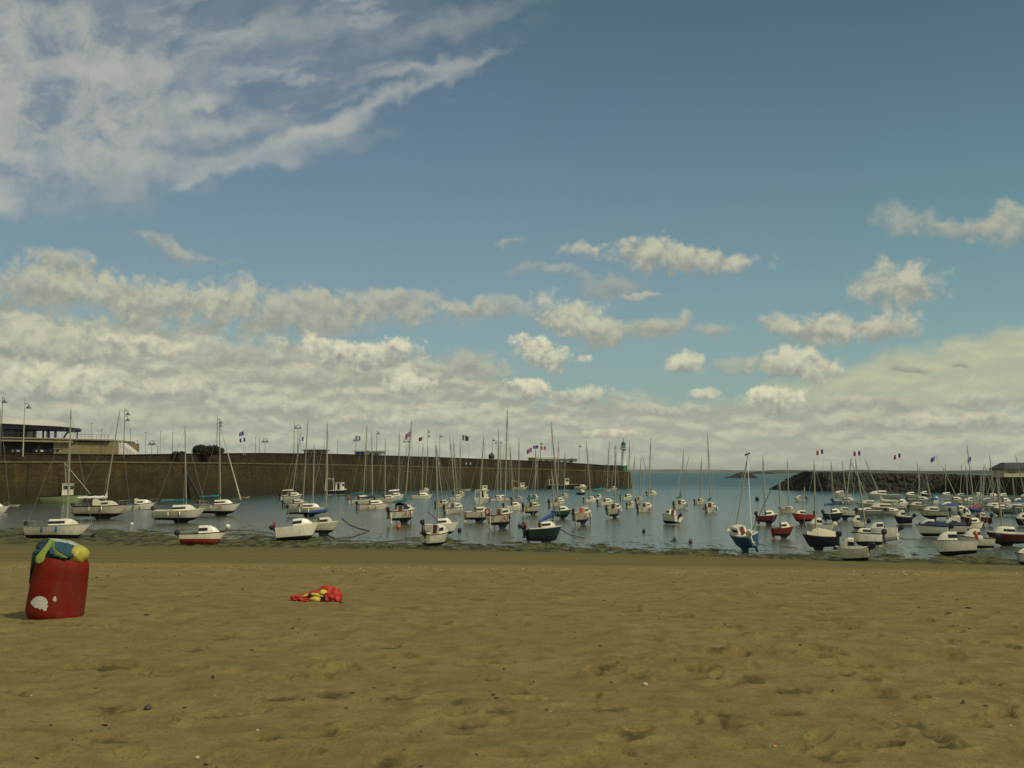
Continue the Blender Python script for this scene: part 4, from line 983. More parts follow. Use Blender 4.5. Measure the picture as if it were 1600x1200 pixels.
# ------------------------------------------------------------ right breakwater
def rub(px0, px1, n, zt0, d0, d1, name, label, seed, m, top=738, taper=True):
    pass
def breakwater():
    t = empty('breakwater', ong(1400, 768.5), label='low dark rubble breakwater with a flat crest on the right', cat='breakwater'); inv = t.location.copy()
    pxs = np.linspace(1213, 2050, 300); rg = np.random.default_rng(3); nr = 22; rows = [[] for _ in range(nr)]
    for i, px in enumerate(pxs):
        yb = np.interp(px, [1213, 1300, 1500, 1600, 2050], [765.5, 768, 770, 771.5, 776]); yt = np.interp(px, [1213, 1222, 1240, 1258, 1268, 1500, 1600, 2050], [764.8, 760, 750, 741, 737.5, 741.5, 744, 746])
        b = ong(px, yb); zt = at(px, yt, b.y + 6).z
        for k in range(nr):
            u = k / (nr - 1); y = b.y - 1 + u * 16; pr = min(1, u / .42); z = -5.2 + (zt + 5.2) * pr
            if u > .72: z = zt - (u - .72) / .28 * (zt + 6)
            a = .55 if (.02 < pr < 1 or u > .5) else .15
            dx = (float(vn(np.array(i * .9), np.array(k * 1.7), 2)) - .5) * 1.3
            rows[k].append(Vector((b.x + dx * .8, y + (float(vn(np.array(i * 1.1 + 50), np.array(k * 1.3), 3)) - .5) * 1.6, z + (float(vn(np.array(i * .8), np.array(k * 1.1), 4)) - .5) * a * 1.2)) - inv)
    m = bpy.data.materials.new('breakwater rubble'); m.use_nodes = True; T = NT(m.node_tree); b = T.n['Principled BSDF']
    p = T.n.new('ShaderNodeTexCoord').outputs['Object']; v = T.n.new('ShaderNodeTexVoronoi'); v.inputs['Scale'].default_value = 1.5; T.put(v.inputs['Vector'], p)
    c = T.mix(T.ramp(T.xyz(v.outputs['Color'])[0], 0, 1), (.014, .010, .006), (.028, .020, .010)); c = T.mix(T.ramp(T.noise(p, .5, 5), .45, .65, 0, .6), c, (.035, .03, .015))
    T.put(b.inputs['Base Color'], c); b.inputs['Roughness'].default_value = .9
    bp = T.n.new('ShaderNodeBump'); bp.inputs['Distance'].default_value = .2; T.put(bp.inputs['Height'], v.outputs['Distance']); T.l.new(bp.outputs[0], b.inputs['Normal'])
    strip('rubble_slope', rows, m, t)
    # slipway ramp, paler stone
    A = ong(1440, 769); Bq = ong(1512, 771); A1 = at(1445, 762, A.y - 2); B1 = at(1500, 744, Bq.y + 2); C1 = at(1530, 744, Bq.y + 2); C0 = ong(1530, 771.5)
    s = empty('slipway', A, label='paler stone slipway ramp climbing the breakwater on the right', cat='slipway')
    lo = [A + Vector((-2, -4, -1.5)), ong(1480, 770) + Vector((0, -3.5, -1.5)), Bq + Vector((0, -3, -1.5)), C0 + Vector((0, -2, -1.5))]
    hi = [A + Vector((-1, -3.6, .15)), at(1480, 754, ong(1480, 770).y - 3), at(1508, 744.5, Bq.y - 2.6), at(1530, 744.2, C0.y - 1.8)]
    bk = [p + Vector((0, 8, 0)) for p in hi]; bl = [Vector((p.x, p.y, -6)) for p in bk]
    strip('ramp_wall', [[p - A for p in r] for r in (lo, hi)], stone('slipway stone', (.075, .058, .022), 1, algae=True), s)
    strip('ramp_top', [[p - A for p in r] for r in (hi, bk, bl)], STONE2, s)
    # the built up quay at the far right
    px = [1522, 1600, 2060]; fr = [ong(p, y) + Vector((0, -3.5, 0)) for p, y in zip(px, (771.8, 773, 778))]
    w = empty('inner_quay', fr[0], label='dark stone quay wall under the slate roofed house', cat='quay wall'); o = fr[0]
    tp = [at(p, 745.5, f.y).z for p, f in zip(px, fr)]
    rowsq = [[f + Vector((0, -.5, -2)) - o for f in fr], [Vector((f.x, f.y, z)) - o for f, z in zip(fr, tp)], [Vector((f.x, f.y + 22, z)) - o for f, z in zip(fr, tp)], [Vector((f.x, f.y + 22, -6)) - o for f in fr]]
    strip('wall_face', rowsq[:2], stone('dark quay stone', (.085, .062, .034), 1, algae=True), w); strip('quay_top', rowsq[1:], COPE, w)
    MB().loft([[rowsq[0][0]], [rowsq[1][0]], ][:1] + [[rowsq[0][0]]]).v if 0 else None
    mb = MB(); mb.add([rowsq[0][0], rowsq[1][0], rowsq[2][0], rowsq[3][0]], [(0, 1, 2, 3)]); mb.build('wall_end', STONE2, w)
    return t
breakwater()
dR = 330
for px, py, lean, l, bs in [(1287.0, 703, .25, 'blue white and red flag, leftmost of the row over the breakwater', FRN), (1345, 706, 0, 'blue white and red flag, second of the row over the breakwater', FRN), (1408, 709, .4, 'blue white and red flag, third of the row over the breakwater', FRN), (1465.5, 712, .6, 'pale tattered flag, fourth of the row over the breakwater', [FW, FP, FB]), (1518, 714, .5, 'small blue flag, last of the row over the breakwater', [FB, FP])]:
    flag(px, py + 6, 10.5 if px < 1500 else 5, 7, bs, dR + 10, 745, l, -1, 'flags over the breakwater', lean, .035)
# house at the far right
SLT = mat('dark slate roof', (.045, .04, .045), .7, .3, 1.5, bump=.3); CRW = mat('cream house render', (.42, .38, .24), .85, .06, .5)
dH = ong(1600, 773).y + 8; a = at(1569, 746.3, dH); hs = empty('harbour_house', a, label='low cream house with a dark slate roof at the right edge', cat='building'); k = dH / F
mb = MB(); W_ = 90 * k; mb.box((W_ / 2, 4, 6.5 * k), (W_ / 2, 4, 6.5 * k)); mb.build('wall', CRW, hs)
mb = MB(); z0, z1 = 12 * k, 23.5 * k
mb.loft([[(-1.5 * k, -.6, z0), (W_ + 1.5, -.6, z0), (W_ + 1.5, 8.6, z0), (-1.5 * k, 8.6, z0)], [(-1.5 * k, -.6, z0 + 2.5 * k), (W_ + 1.5, -.6, z0 + 2.5 * k), (W_ + 1.5, 8.6, z0 + 2.5 * k), (-1.5 * k, 8.6, z0 + 2.5 * k)], [(9 * k, 2.8, z1), (W_ - 2, 2.8, z1), (W_ - 2, 5.2, z1), (9 * k, 5.2, z1)]], closed=True, cap0=True, cap1=True); mb.build('roof', SLT, hs)
for px_ in (12, 40, 66): 
    f = MB().box((px_ * k, -.03, 8.2 * k), (6.5 * k, .04, 1.4 * k)).build('window', CRM, hs); MB().box((px_ * k, -.06, 8.2 * k), (6.1 * k, .03, 1.05 * k)).build('pane', GLS, f)

# islet and far coasts
ROCK = mat('dark islet rock', (.018, .013, .011), .9, .4, .25, bump=.5)
def ridge(name, d, pts, dep, m, kind=None, label=None, cat=None, rough=.15, step=2.0):
    xs = np.arange(pts[0][0], pts[-1][0] + .1, step); rows = [[], [], [], [], []]
    for i, px in enumerate(xs):
        h = float(np.interp(px, [p[0] for p in pts], [p[1] for p in pts])); g = at(px, 737.2, d); zt = CAMZ + (737 - h) * d / F
        zt = WL + (zt - WL) * (1 + rough * (float(fbm(np.array(px * .23), np.array(d * .01), 4, 1)) - .5)); ed = 1 if 0 < i < len(xs) - 1 else .02
        for k, (u, v) in enumerate(((0, 0), (.12, .75), (.4, 1), (.75, .7), (1, 0))):
            rows[k].append(Vector((g.x + (float(vn(np.array(i * .7), np.array(k * 3.1), 5)) - .5) * step * d / F, d + dep * u, (WL - 1) + (zt - WL + 1) * v * ed)))
    o = strip(name, rows, m); tag(o, label, cat, kind=kind); return o
ridge('islet', 1010, [(1139, 746), (1146, 744), (1151, 742), (1156, 739), (1163, 737.4), (1170, 738), (1176, 737.8), (1182, 741), (1187, 746)], 40, ROCK, label='low dark rocky islet in the open water beyond the boats', cat='islet', rough=.3, step=1.0)
FAR = mat('far coast', (.12, .13, .085), .9, .3, .004)
ridge('far_coast', 7000, [(700, 734), (960, 734), (1000, 733.8), (1060, 733), (1100, 733.6), (1150, 733.8), (1210, 735.5), (1300, 736), (1600, 736)], 900, FAR, kind='structure', rough=.1)
ridge('headland', 3000, [(1214, 737.6), (1222, 736.5), (1230, 734.5), (1246, 734), (1290, 734.6), (1340, 735.5), (1372, 734), (1400, 734), (1440, 735), (1500, 735.5), (1560, 735), (1700, 733), (2100, 730)], 500, mat('wooded headland', (.045, .06, .03), .9, .4, .02), kind='structure', rough=.15)

# ------------------------------------------------------------ the boats, from the left
B = boat
# left end
B('S', -32, 12, 801, 10, 'white sailboat cut off by the left edge of the picture', mast=(1, 640), mf=.60, ob=False)
B('D', 14, 31, 791, 5, 'small cream dinghy at the wall foot behind the half hidden sailboat', CRM, ob=False)
B('F', 55, 134, 783, 2, 'pale green fishing boat with a white wheelhouse lying against the quay', LGR, AFN, mast=(101, 722), mf=.60, stripe=GRN, lk=.98, cab=True)
B('S', 45, 137, 843, 4, 'small white sailboat stranded behind the red barrel, motor at its left end', mast=(111, 641), mf=.62, keel=.05, heel=-5, door=GLS, hk=.88)
B('S', 119, 198, 811, 12, 'white sailboat with a white sail bundled on its boom, ochre ramp above it', CRM, mast=(187, 643), mf=.55, cover=('white', .1), legs=True, hood='cream', stripe=NAV, hk=.92)
B('M', 196, 244, 796, 14, 'white cabin boat with a cream roof between two sailboats at the left', GEL, mast=None, ob=False, pitch=3, hood='cream')
B('S', 244, 318, 817, 8, 'white sailboat with a teal sail cover and dark hull bottom', mast=(289, 668), mf=.62, cover='teal', legs=True, door=WOOD, stripe=GEL, hk=.9)
B('S', 314, 374, 806, 8, 'white sailboat with a thick furled genoa and a teal blue boom cover', mast=(343, 658), mf=.50, cover='teal', genoa=True, life='orange')
B('M', 284, 352, 853, 8, 'small white cabin boat with a bright red hull bottom stranded on the weed', GEL, AFR, heel=-6, stripe=NAV, door=MAR, hk=.92, wl=.56)
B('D', 371, 391, 778, 0, 'small orange dinghy at the foot of the quay wall', RED, RED, ob=False, stripe=COV['orange'])
B('D', 254, 271, 782.5, 0, 'small pale dinghy at the foot of the wall left of the gangway', CRM, ob=False)
# second group
B('S', 440, 472, 781, 55, 'white sailboat with a cream sail bundle, farthest boat of its cluster', mast=(469.6, 676), mf=.5, cover=('cream', .1), heel=4, life='red')
B('S', 446, 481, 793, 35, 'cream sailboat second from the back in the cluster left of the trawler', CRM, mast=(481.5, 653.6), mf=.75)
B('S', 453, 510, 807, 6, 'low white sailboat in the water behind the blue covered one', mast=(491, 696), mf=.62, hk=.7, door=GLS)
B('S', 479, 529, 838, 25, 'white sailboat with a bright blue sail cover standing on its navy keel', CRM, NAV, mast=(511.4, 663), mf=.60, cover='blue', keel=.6, heel=3, ob=False)
B('M', 433, 500, 845, 12, 'white motorboat with a dark cabin opening stranded before the blue covered sailboat', GEL, heel=-7, door=GLS, life='red', pitch=4, hk=1.15)
B('F', 510, 545, 774, 70, 'dark blue trawler with a white gantry moored at the quay wall', NAV, CRM, stripe=NAV, wl=.5, gantry=3.0, lk=.9)
B('S', 546, 582, 787, 50, 'white sailboat with a teal cover, left boat of the pair right of the trawler', mast=(573.6, 665.5), mf=.60, cover='teal', life='orange', ob=False)
B('S', 562, 606, 796, 28, 'white sailboat with a dark motor, right boat of the pair right of the trawler', GEL, mast=(581, 675), mf=.45, cover='navy', door=GLS)
B('S', 588, 622, 785, 30, 'cream sailboat half hidden behind the one with a white sail', CRM, mast=(602, 686), mf=.4)
B('S', 601, 632, 781, 45, 'sailboat carrying a bright white furled sail near the wall', GEL, mast=(624, 675), mf=.7, cover='white')
B('S', 606, 655, 818, 62, 'big white sailboat with a navy spray hood on support legs, red buoy before it', GEL, NAV, mast=(643, 659), mf=.55, cover='teal', legs=True, hood='navy', keel=.6, lk=.9, flag=False)
B('S', 643, 676, 780, 20, 'white sailboat alone near the wall right of the big one with a hood', GEL, mast=(661, 695), mf=.5, ob=False)
B('S', 655, 672, 770, 60, 'small white sailboat behind, close under the quay wall with a thin mast', GEL, mast=(669, 697), mf=.6)
B('S', 680, 703, 793, 65, 'cream sailboat left of a group of four masts', CRM, mast=(681.5, 695), mf=.5)
B('S', 693, 727, 802, 70, 'white sailboat with a dark rudder in the group of four masts', GEL, mast=(703, 684), mf=.6, life=None)
B('S', 703, 724, 783, 60, 'white sailboat at the back of the group of four masts', GEL, mast=(708, 684), mf=.55, ob=False)
B('S', 709, 728, 776, 50, 'small pale sailboat with a blue boom cover behind the group of four masts', CRM, mast=(719, 691), mf=.5, cover='blue')
B('S', 664, 716, 838, 12, 'white sailboat stranded behind the motorboat with a dark stern motor', GEL, mast=(681, 695), mf=.40, keel=.35, door=MAR)
B('M', 660, 703, 853, 58, 'white motorboat with its stern to the beach and a dark window, nearest in the centre', GEL, heel=5, door=MAR, hk=1.1)
B('S', 727, 769, 816, 28, 'cream sailboat with a dark red hatch on legs', CRM, mast=(756, 683), mf=.5, door=MAR, legs=True, ob=False)
B('S', 759, 810, 826, 58, 'large cream sailboat under the tallest mast, standing high on its navy keel', CRM, NAV, mast=(793, 640.6), mf=.62, keel=.95, legs=True, ob=False, life='red', lk=.9, hk=1.05)
B('F', 740, 769, 787, 80, 'boxy white fishing boat with a pink red crate behind the cream sailboats', GEL, gantry=1.6, lk=.85)
B('F', 742, 766, 770, 20, 'cream wheelhouse boat at the wall with a dark green stern box', CRM, CRM, stripe=GRN)
B('S', 766, 788, 783, 30, 'white sailboat left of the slanting teal sail cover', GEL, mast=(779, 670), mf=.5)
B('S', 775, 795, 782, 200, 'small white sailboat with a slanting teal sail cover', GEL, mast=(781, 690), mf=.6, cover=('teal', .3), ob=False)
B('S', 788, 818, 797, 40, 'white sailboat with a dark cabin window right of the tallest mast', GEL, mast=(797, 699), mf=.5, door=GLS)
B('S', 800, 819, 784, 35, 'low dark decked sailboat behind the one right of the tallest mast', GRY, mast=(811, 686), mf=.55)
B('S', 816, 848, 805, 52, 'beige sailboat with a teal cover and tan cockpit, right of the tallest mast', CRM, mast=(837, 698), mf=.62, door=GLS, lk=.95, cover='teal')
B('S', 825, 844, 783, 70, 'white sailboat with a dark square hatch behind the beige one', GEL, mast=(841, 712), mf=.5, door=GLS)
B('F', 799, 826, 765, 15, 'small dark fishing boat with a cream roof against the quay wall', CRM, CRM, stripe=BLK, gantry=2.0)
B('D', 710, 736, 767, 0, 'small white dinghy tied at the wall in the middle of the quay', GEL, ob=False)
B('S', 824, 881, 847, 32, 'white decked dark green sailboat lying nearest the beach in the middle', GRN, BLK, mast=(862, 735), mf=.8, keel=.08, heel=-9, door=MAR, stripe=GEL, life='red', cover=('blue', -.5), hk=1.1)
B('S', 862, 894, 811, 20, 'small green hulled boat with a white deck behind the dark green one', mat('sea green paint', (.014, .055, .042), .4, .15, 2), GRN, mast=(861, 659), mf=.35, stripe=GEL, ob=False, door=GLS)
B('S', 856, 887, 791, 62, 'white sailboat with two dark stern posts left of the rusty cockpit one', GEL, mast=(872.6, 690), mf=.5, door=MAR)
B('S', 873, 890, 779, 40, 'small cream sailboat at the back left of the floating dark boat', CRM, mast=(883, 706), mf=.5)
B('F', 858, 902, 764, 0, 'dark green fishing boat with a yellow stripe and upper wheelhouse at the quay', GRN, BLK, stripe=mat('yellow stripe paint', (.45, .36, .08), .5), gantry=1.8)
B('M', 898, 918, 764, 0, 'cream launch at the wall right of the yellow striped fishing boat', CRM, CRM, ob=False)
B('S', 892, 929, 820, 66, 'cream sailboat with a rust red cockpit and a low slanting spar', CRM, NAV, mast=None, door=COV['orange'], legs=True, keel=.55, pole=((901, 784), (916, 795)), tent=None)
B('M', 901, 916, 773, 10, 'small black boat in the water left of the white cluster', BLK, BLK, ob=False)
B('S', 913, 933, 785, 35, 'white sailboat with a thin mast, left of the teal covered cluster', GEL, mast=(916, 689), mf=.5)
B('M', 929, 942, 781, 45, 'white cabin boat between the two sailboats of the teal covered cluster', GEL, ob=True)
B('S', 934, 961, 790, 40, 'white sailboat with a maroon hatch, right of the teal covered cluster', GEL, mast=(952, 691), mf=.5, door=MAR)
B('D', 928, 955, 768, 0, 'low boat under a teal cover near the end of the quay', GEL, ob=False, tent='teal')
B('M', 953, 964, 766, 0, 'tiny cream boat moored at the pier end', CRM, CRM, ob=False)
B('S', 944, 976, 809, 65, 'cream sailboat with a black rudder alone in open water', CRM, NAV, door=GLS, keel=.2, mast=(962.5, 697), mf=.5)
B('S', 968, 992, 782, 50, 'white sailboat right below the lighthouse', GEL, mast=(984, 691), mf=.55, door=GLS)
B('S', 978, 994, 794, 60, 'small white sailboat with a dark motor left of the larger white one', GEL, mast=(992, 712), mf=.6)
B('S', 991, 1006, 786, 70, 'small sailboat squeezed behind the larger white one right of the lighthouse', CRM, mast=(1001.5, 715), mf=.6)
B('S', 993, 1025, 800, 60, 'larger white sailboat with a maroon hatch right of the lighthouse', GEL, NAV, mast=(1017, 684), mf=.7, door=MAR)
B('S', 1011, 1028, 774, 15, 'small white sailboat farthest out right of the lighthouse', GEL, mast=(1003.5, 712), mf=.5)
B('M', 1029, 1061, 819, 115, 'rounded white motorboat with a dark stern opening alone on calm water', GEL, heel=12, door=MAR, lk=.95, ob=True)
B('S', 1048, 1079, 795, 65, 'white sailboat with a teal sail cover in open water', GEL, mast=(1068, 704), mf=.5, cover='teal', door=MAR, pole=((1061, 775), (1077, 713)))
B('S', 1085, 1103, 788, 40, 'small cream sailboat behind the one with a navy cover', CRM, mast=(1096, 716), mf=.5, door=MAR)
B('S', 1096, 1124, 800, 72, 'white sailboat with a navy sail cover under a tall mast right of the teal one', GEL, mast=(1105.6, 679), mf=.55, cover='navy', door=MAR)
# right half
B('S', 1147, 1186, 862, 108, 'blue sailboat leaning hard over with a white deck, stern to the beach', BLU, BLU, mast=(1168.5, 712), mf=.62, keel=.55, heel=-20, flag=True, pole=((1175, 830), (1206, 762)), stripe=GEL, obm=GEL, lk=1.0, hk=1.25)
B('S', 1184, 1217, 820, 12, 'maroon hulled sailboat left of the near red one', MAR, BLK, mast=(1192, 714), mf=.35, stripe=GEL, door=GLS)
B('S', 1207, 1241, 841, 10, 'dark red sailboat with a varnished deck and bare mast, nearest of the red boats', mat('dark red paint', (.17, .02, .015), .4, .15, 2), BLK, mast=(1218, 738), mf=.34, ob=False, stripe=WOOD, door=WOOD, keel=.35)
B('S', 1222, 1243, 802, 0, 'low cream sailboat behind the red boats', CRM, mast=(1230.5, 721), mf=.5)
B('S', 1239, 1270, 819, 175, 'bright red hulled boat with gear on deck, bow to the left', RED, BLK, heel=6, mast=(1257, 760), mf=.5, door=GLS)
B('M', 1241, 1258, 784, 175, 'small white boat with a red top right of the islet', GEL, life='red')
B('M', 1261, 1299, 836, 172, 'cream boat with a navy bottom behind the canvas covered one', CRM, NAV, heel=5, hk=1.1, obm=GEL)
B('S', 1256, 1305, 860, 172, 'navy hulled boat under a cream canvas with a motor at its right end', NAV, BLK, mast=(1272, 725), mf=.6, tent='cream', keel=.25, cab=True)
B('S', 1289, 1319, 816, 10, 'navy sailboat with a dark red hatch and blue furled sail', NAV, BLK, mast=(1298.5, 722), mf=.5, door=MAR, stripe=GEL, cover='blue')
B('S', 1307, 1335, 812, 160, 'white sailboat leaning right behind the navy one', GEL, NAV, heel=8, mast=(1330, 717), mf=.5, door=GLS)
B('M', 1309, 1357, 878, 158, 'white motorboat with a red brown window and large black motor nearest the sand', GEL, BLK, door=MAR, heel=-6, hk=1.15, pitch=-4)
B('S', 1332, 1377, 854, 165, 'white sailboat tilted towards the beach with a dark window, left of a leaning pair', GEL, BLK, heel=16, keel=.1, door=GLS, hk=1.1, mast=(1337, 720), mf=.5)
B('M', 1355, 1400, 848, 150, 'white boat leaning the other way with a dark window, right of the leaning pair', GEL, GEL, heel=20, door=GLS, hk=1.2, pitch=-6)
B('M', 1329, 1353, 827, 170, 'small white cabin boat behind the leaning pair', GEL, BLK, door=GLS)
B('M', 1397, 1424, 819, 170, 'lone white cabin boat with a navy hull between the crowded rows', NAV, NAV, stripe=GEL, door=GLS, hk=1.1)
B('M', 1301, 1328, 777, 178, 'white motor cruiser with a dark after canopy below the breakwater', GEL, NAV, ob=False, hk=1.1)
B('M', 1352, 1404, 779, 175, 'long white cabin cruiser with a raised cabin below the breakwater', GEL, GRN, ob=False, hk=.8, tent=None)
B('D', 1374, 1402, 786, 178, 'small navy open boat below the white cruiser', NAV, NAV)
B('S', 1304, 1342, 788, 0, 'long grey beige sailboat below the white motor cruiser', GRY, CRM, mast=(1316, 721), mf=.5, hk=.8)
B('S', 1338, 1378, 793, 180, 'cream sailboat with a leaning mast in the far row', CRM, CRM, mast=(1328, 718), mf=.5, hk=.8)
B('S', 1350, 1413, 800, 178, 'longest beige hull of the far rows with dark side windows', CRM, CRM, mast=(1352, 719), mf=.5, hk=.65, cover='cream')
B('M', 1333, 1378, 808, 176, 'low beige open boat with a black motor before the longest beige hull', GRY, CRM, lowcab=True, hk=.8)
B('M', 1375, 1409, 806, 0, 'low flat boat with a small white cabin before the longest beige hull', CRM, GRY, lowcab=True, hk=.7)
# crowded right edge
B('M', 1458, 1524, 869, 164, 'big white boat with an orange life ring and two motors, nearest at the right', GEL, BLK, life='orange', heel=8, hk=1.1, pitch=-4, obm=GEL)
B('M', 1433, 1477, 839, 150, 'white boat with a dark red panel left of the black framed cabin boat', GEL, NAV, door=MAR, heel=10, tent='navy')
B('M', 1472, 1508, 836, 175, 'boat with a black framed cabin and a cream roof', CRM, BLK, tent='navy', hood='cream', hk=1.1)
B('S', 1506, 1538, 834, 5, 'white sailboat with a long blue boom cover behind the big white boats', GEL, mast=(1533, 742), mf=.8, cover=('blue', .35))
B('M', 1500, 1551, 858, 168, 'white boat with a maroon window and a black motor right of the big white one', GEL, BLK, door=MAR, hk=1.0)
B('S', 1543, 1606, 853, 176, 'long maroon hulled sailboat with a white cabin at the right edge', MAR, BLK, stripe=GEL, mast=(1557, 745), mf=.6, hk=.9, keel=.15)
B('S', 1503, 1525, 823, 160, 'small dark red sailboat with a red hatch, left of the maroon pair', MAR, BLK, door=RED, mast=(1509, 727), mf=.5)
B('S', 1525, 1546, 821, 175, 'small maroon sailboat with a yellowish deck, right of the maroon pair', MAR, BLK, stripe=CRM, mast=(1537.5, 727), mf=.5)
B('M', 1586, 1612, 822, 175, 'navy boat with a cream deck cut by the right edge', NAV, NAV, stripe=CRM)
B('M', 1587, 1618, 883, 175, 'small grey dinghy shape cut off at the lower right edge of the harbour', GRY, BLK, lowcab=True)
B('S', 1436, 1479, 812, 178, 'low beige sailboat with a navy waterline left of the red covered boat', CRM, NAV, mast=(1447, 742), mf=.5, hk=.8)
B('S', 1513, 1532, 800, 170, 'boat with a dark red cockpit tent among beige hulls', NAV, NAV, tent='red', mast=(1511, 696), mf=.5)
B('M', 1436, 1455, 776, 178, 'dark hulled wheelhouse boat at the foot of the slipway', NAV, NAV, stripe=GEL)
B('S', 1421, 1456, 786, 0, 'grey sailboat with a dark waterline right of the long white cruiser', GRY, NAV, mast=(1433, 724), mf=.5, hk=.8)
B('S', 1416, 1452, 796, 178, 'cream sailboat with a dark green waterline among the far rows', CRM, GRN, mast=(1437.5, 731), mf=.5, hk=.85)
B('M', 1466, 1497, 797, 176, 'white boat with a bright blue after cover among the far rows', GEL, BLU, hk=.9, tent='blue')
B('M', 1453, 1470, 786, 40, 'small boat with a blue upright cover in the far rows', GEL, NAV, tent='blue')
B('S', 1562, 1612, 801, 178, 'dark decked sailboat low in the water at the right edge', GRY, BLK, mast=(1581, 738), mf=.5, hk=.8)
B('M', 1580, 1604, 790, 178, 'white cruiser with a blue after panel near the right edge', GEL, GEL, tent='blue')
B('M', 1498, 1520, 812, 30, 'small cream boat in front of the red tented one', CRM, NAV)
B('S', 1534, 1575, 797, 182, 'beige sailboat with a brown stripe right of the red tented boat', CRM, MAR, mast=(1546.5, 712), mf=.5, hk=.75)
B('S', 1548, 1580, 806, 178, 'green grey sailboat with a dark window band behind the maroon pair', mat('sage hull', (.16, .20, .14), .5), NAV, mast=(1560, 735), mf=.5, hk=.8)
rgb = random.Random(5)
fars = [(1412, 1437, 777.5, 1405, None), (1468, 1492, 777, 1477, 726), (1490, 1515, 779, 1503, 726), (1516, 1538, 778, None, None), (1538, 1562, 779, 1539, 727), (1556, 1582, 780, None, None), (1478, 1508, 786, 1472.5, 730), (1502, 1532, 788, None, None), (1530, 1556, 787, 1551, 741), (1555, 1584, 789, None, None), (1396, 1420, 791, None, None), (1486, 1514, 803, None, None), (1590, 1618, 781, 1587, 712)]
flab = ['tiny cream sailboat left of the slipway foot', 'small white boat with a mast against the left half of the slipway ramp', 'small grey boat with a mast against the right half of the slipway ramp', 'small cream boat under the dark end of the slipway', 'small white boat with a mast against the dark inner quay', 'small grey boat under the slate roofed house',
        'cream boat with a thin mast behind the bright blue after cover', 'small white mastless boat behind the red tented boat', 'grey boat with a short mast right of the red tented boat', 'cream mastless boat behind the dark decked sailboat', 'small white motorboat right of the small navy open boat', 'grey low boat between the red tented boat and the beige navy lined one', 'cream boat with a mast cut by the right edge, farthest row']
for i, (a, b_, y, mx, my) in enumerate(fars):
    B('S' if my else 'M', a, b_, y, rgb.choice([176, 2, 182, 10]), flab[i], [CRM, GEL, GRY][i % 3], [NAV, CRM, GRY][i % 3], mast=(mx, my) if my else None, ob=False, hk=.85, group='pale boats packed before the slipway')

# ------------------------------------------------------------ buoys, ropes and weed covered stones on the flats
def buoy(px, py, r, m, label):
    g = ong(px, py + 1); t = empty('mooring_buoy', g, label=label, cat='buoy', group='mooring buoys')
    MB().lathe([(.03, -.1), (r * .7, -.02), (r, r * .7), (r * .9, r * 1.3), (r * .3, r * 1.75), (.04, r * 1.8)], 14).build('float', m, t, 60)
    mb = MB(); mb.path([(.0 + .09 * cos(a), 0, r * 1.9 + .09 * sin(a)) for a in np.linspace(0, 2 * pi, 9)], .02, 4, cap=False); mb.build('ring', IRON, t)
buoy(623, 825, .25, COV['orange'], 'red mooring buoy before the big sailboat with a navy hood'); buoy(812, 823, .22, BLK, 'dark buoy right of the sailboat under the tallest mast')
buoy(1006, 831, .18, BLK, 'dark buoy on open water left of the rounded motorboat'); buoy(1079, 848, .18, MAR, 'dark red buoy at the edge of the seaweed'); buoy(1183, 781, .45, BLK, 'dark upright buoy in open water left of the red boats')
buoy(206, 820, .20, GEL, 'white buoy on wet ground right of the boats at the left'); buoy(356, 825, .28, GEL, 'white buoy behind the red bottomed boat'); buoy(718, 830, .22, BLK, 'dark buoy with a knob right of the stranded white sailboat')
buoy(1440, 795, .3, COV['orange'], 'orange buoy among the crowded boats at the right'); buoy(1054, 844, .15, BLK, 'flat dark buoy left of the dark red one')
def rope(pts, label, r=.035):
    P = [ong(*p) + Vector((0, 0, .05)) for p in pts]; Q = []
    for a, b in zip(P, P[1:]):
        for k in range(4): Q.append(a + (b - a) * k / 4 + Vector((0, .2 * sin(k * 2.1 + a.x), .0)))
    Q.append(P[-1]); tag(MB().path(Q, r, 5).build('mooring_rope', ROPE), label, 'rope', 'ropes and chains on the flats')
rope([(534, 810), (545, 820), (560, 826), (577, 830)], 'dark rope curving over the water right of the blue covered sailboat', .06)
rope([(511, 836), (523, 842), (550, 840), (577, 830)], 'dark chain on the mud below the curving rope', .06)
rope([(350, 828), (380, 829), (420, 833), (434, 838)], 'thin rope between the red bottomed boat and the white motorboat', .03)
rope([(868, 822), (890, 836), (914, 842)], 'thin rope running from the dark green boat to the weed', .03)
rope([(1401, 838), (1412, 843), (1436, 843)], 'rope on calm water right of the leaning pair', .03)
rope([(668, 800), (676, 806), (683, 813)], 'short rope above the stranded sailboat in the centre', .03)
def weedstone(px, py, w, h, label, name='weedy_stone'):
    g = ong(px, py); k = g.y / F; rg = np.random.default_rng(int(px)); n = 14; prof = []
    mb = MB(); rings = []
    for j, (rr, zz) in enumerate(((1, -.2), (.95, .25), (.7, .7), (.35, .95), (.05, 1.0))):
        rings.append([(rr * w / 2 * k * cos(a) * (1 + .2 * sin(a * 3 + px)), rr * w / 2 * k * .6 * sin(a), zz * h * k * (1 + .15 * cos(a * 2 + px))) for a in np.linspace(0, 2 * pi, n + 1)[:-1]])
    mb.loft(rings, closed=True, cap1=True); o = mb.build(name, mat('wet weed', (.018, .02, .012), .6, .4, 2, bump=.5), None, 50, g); tag(o, label, 'stone', 'dark weedy stones on the flats')
weedstone(149, 841, 17, 8, 'dark wedge shaped stone behind the barrel, right of the stranded sailboat'); weedstone(1054, 846, 12, 2, 'thin dark flat stone at the water edge right of centre')
weedstone(1430, 867, 12, 2.5, 'flat dark stone at the water edge left of the big white boat'); weedstone(1516, 920, 11, 2.5, 'dark flat lump on the sand at the far right'); weedstone(766, 852, 12, 2, 'dark flat patch stone left of the dark green boat'); weedstone(730, 852, 24, 2.4, 'longest dark flat stone in front of the central motorboat')

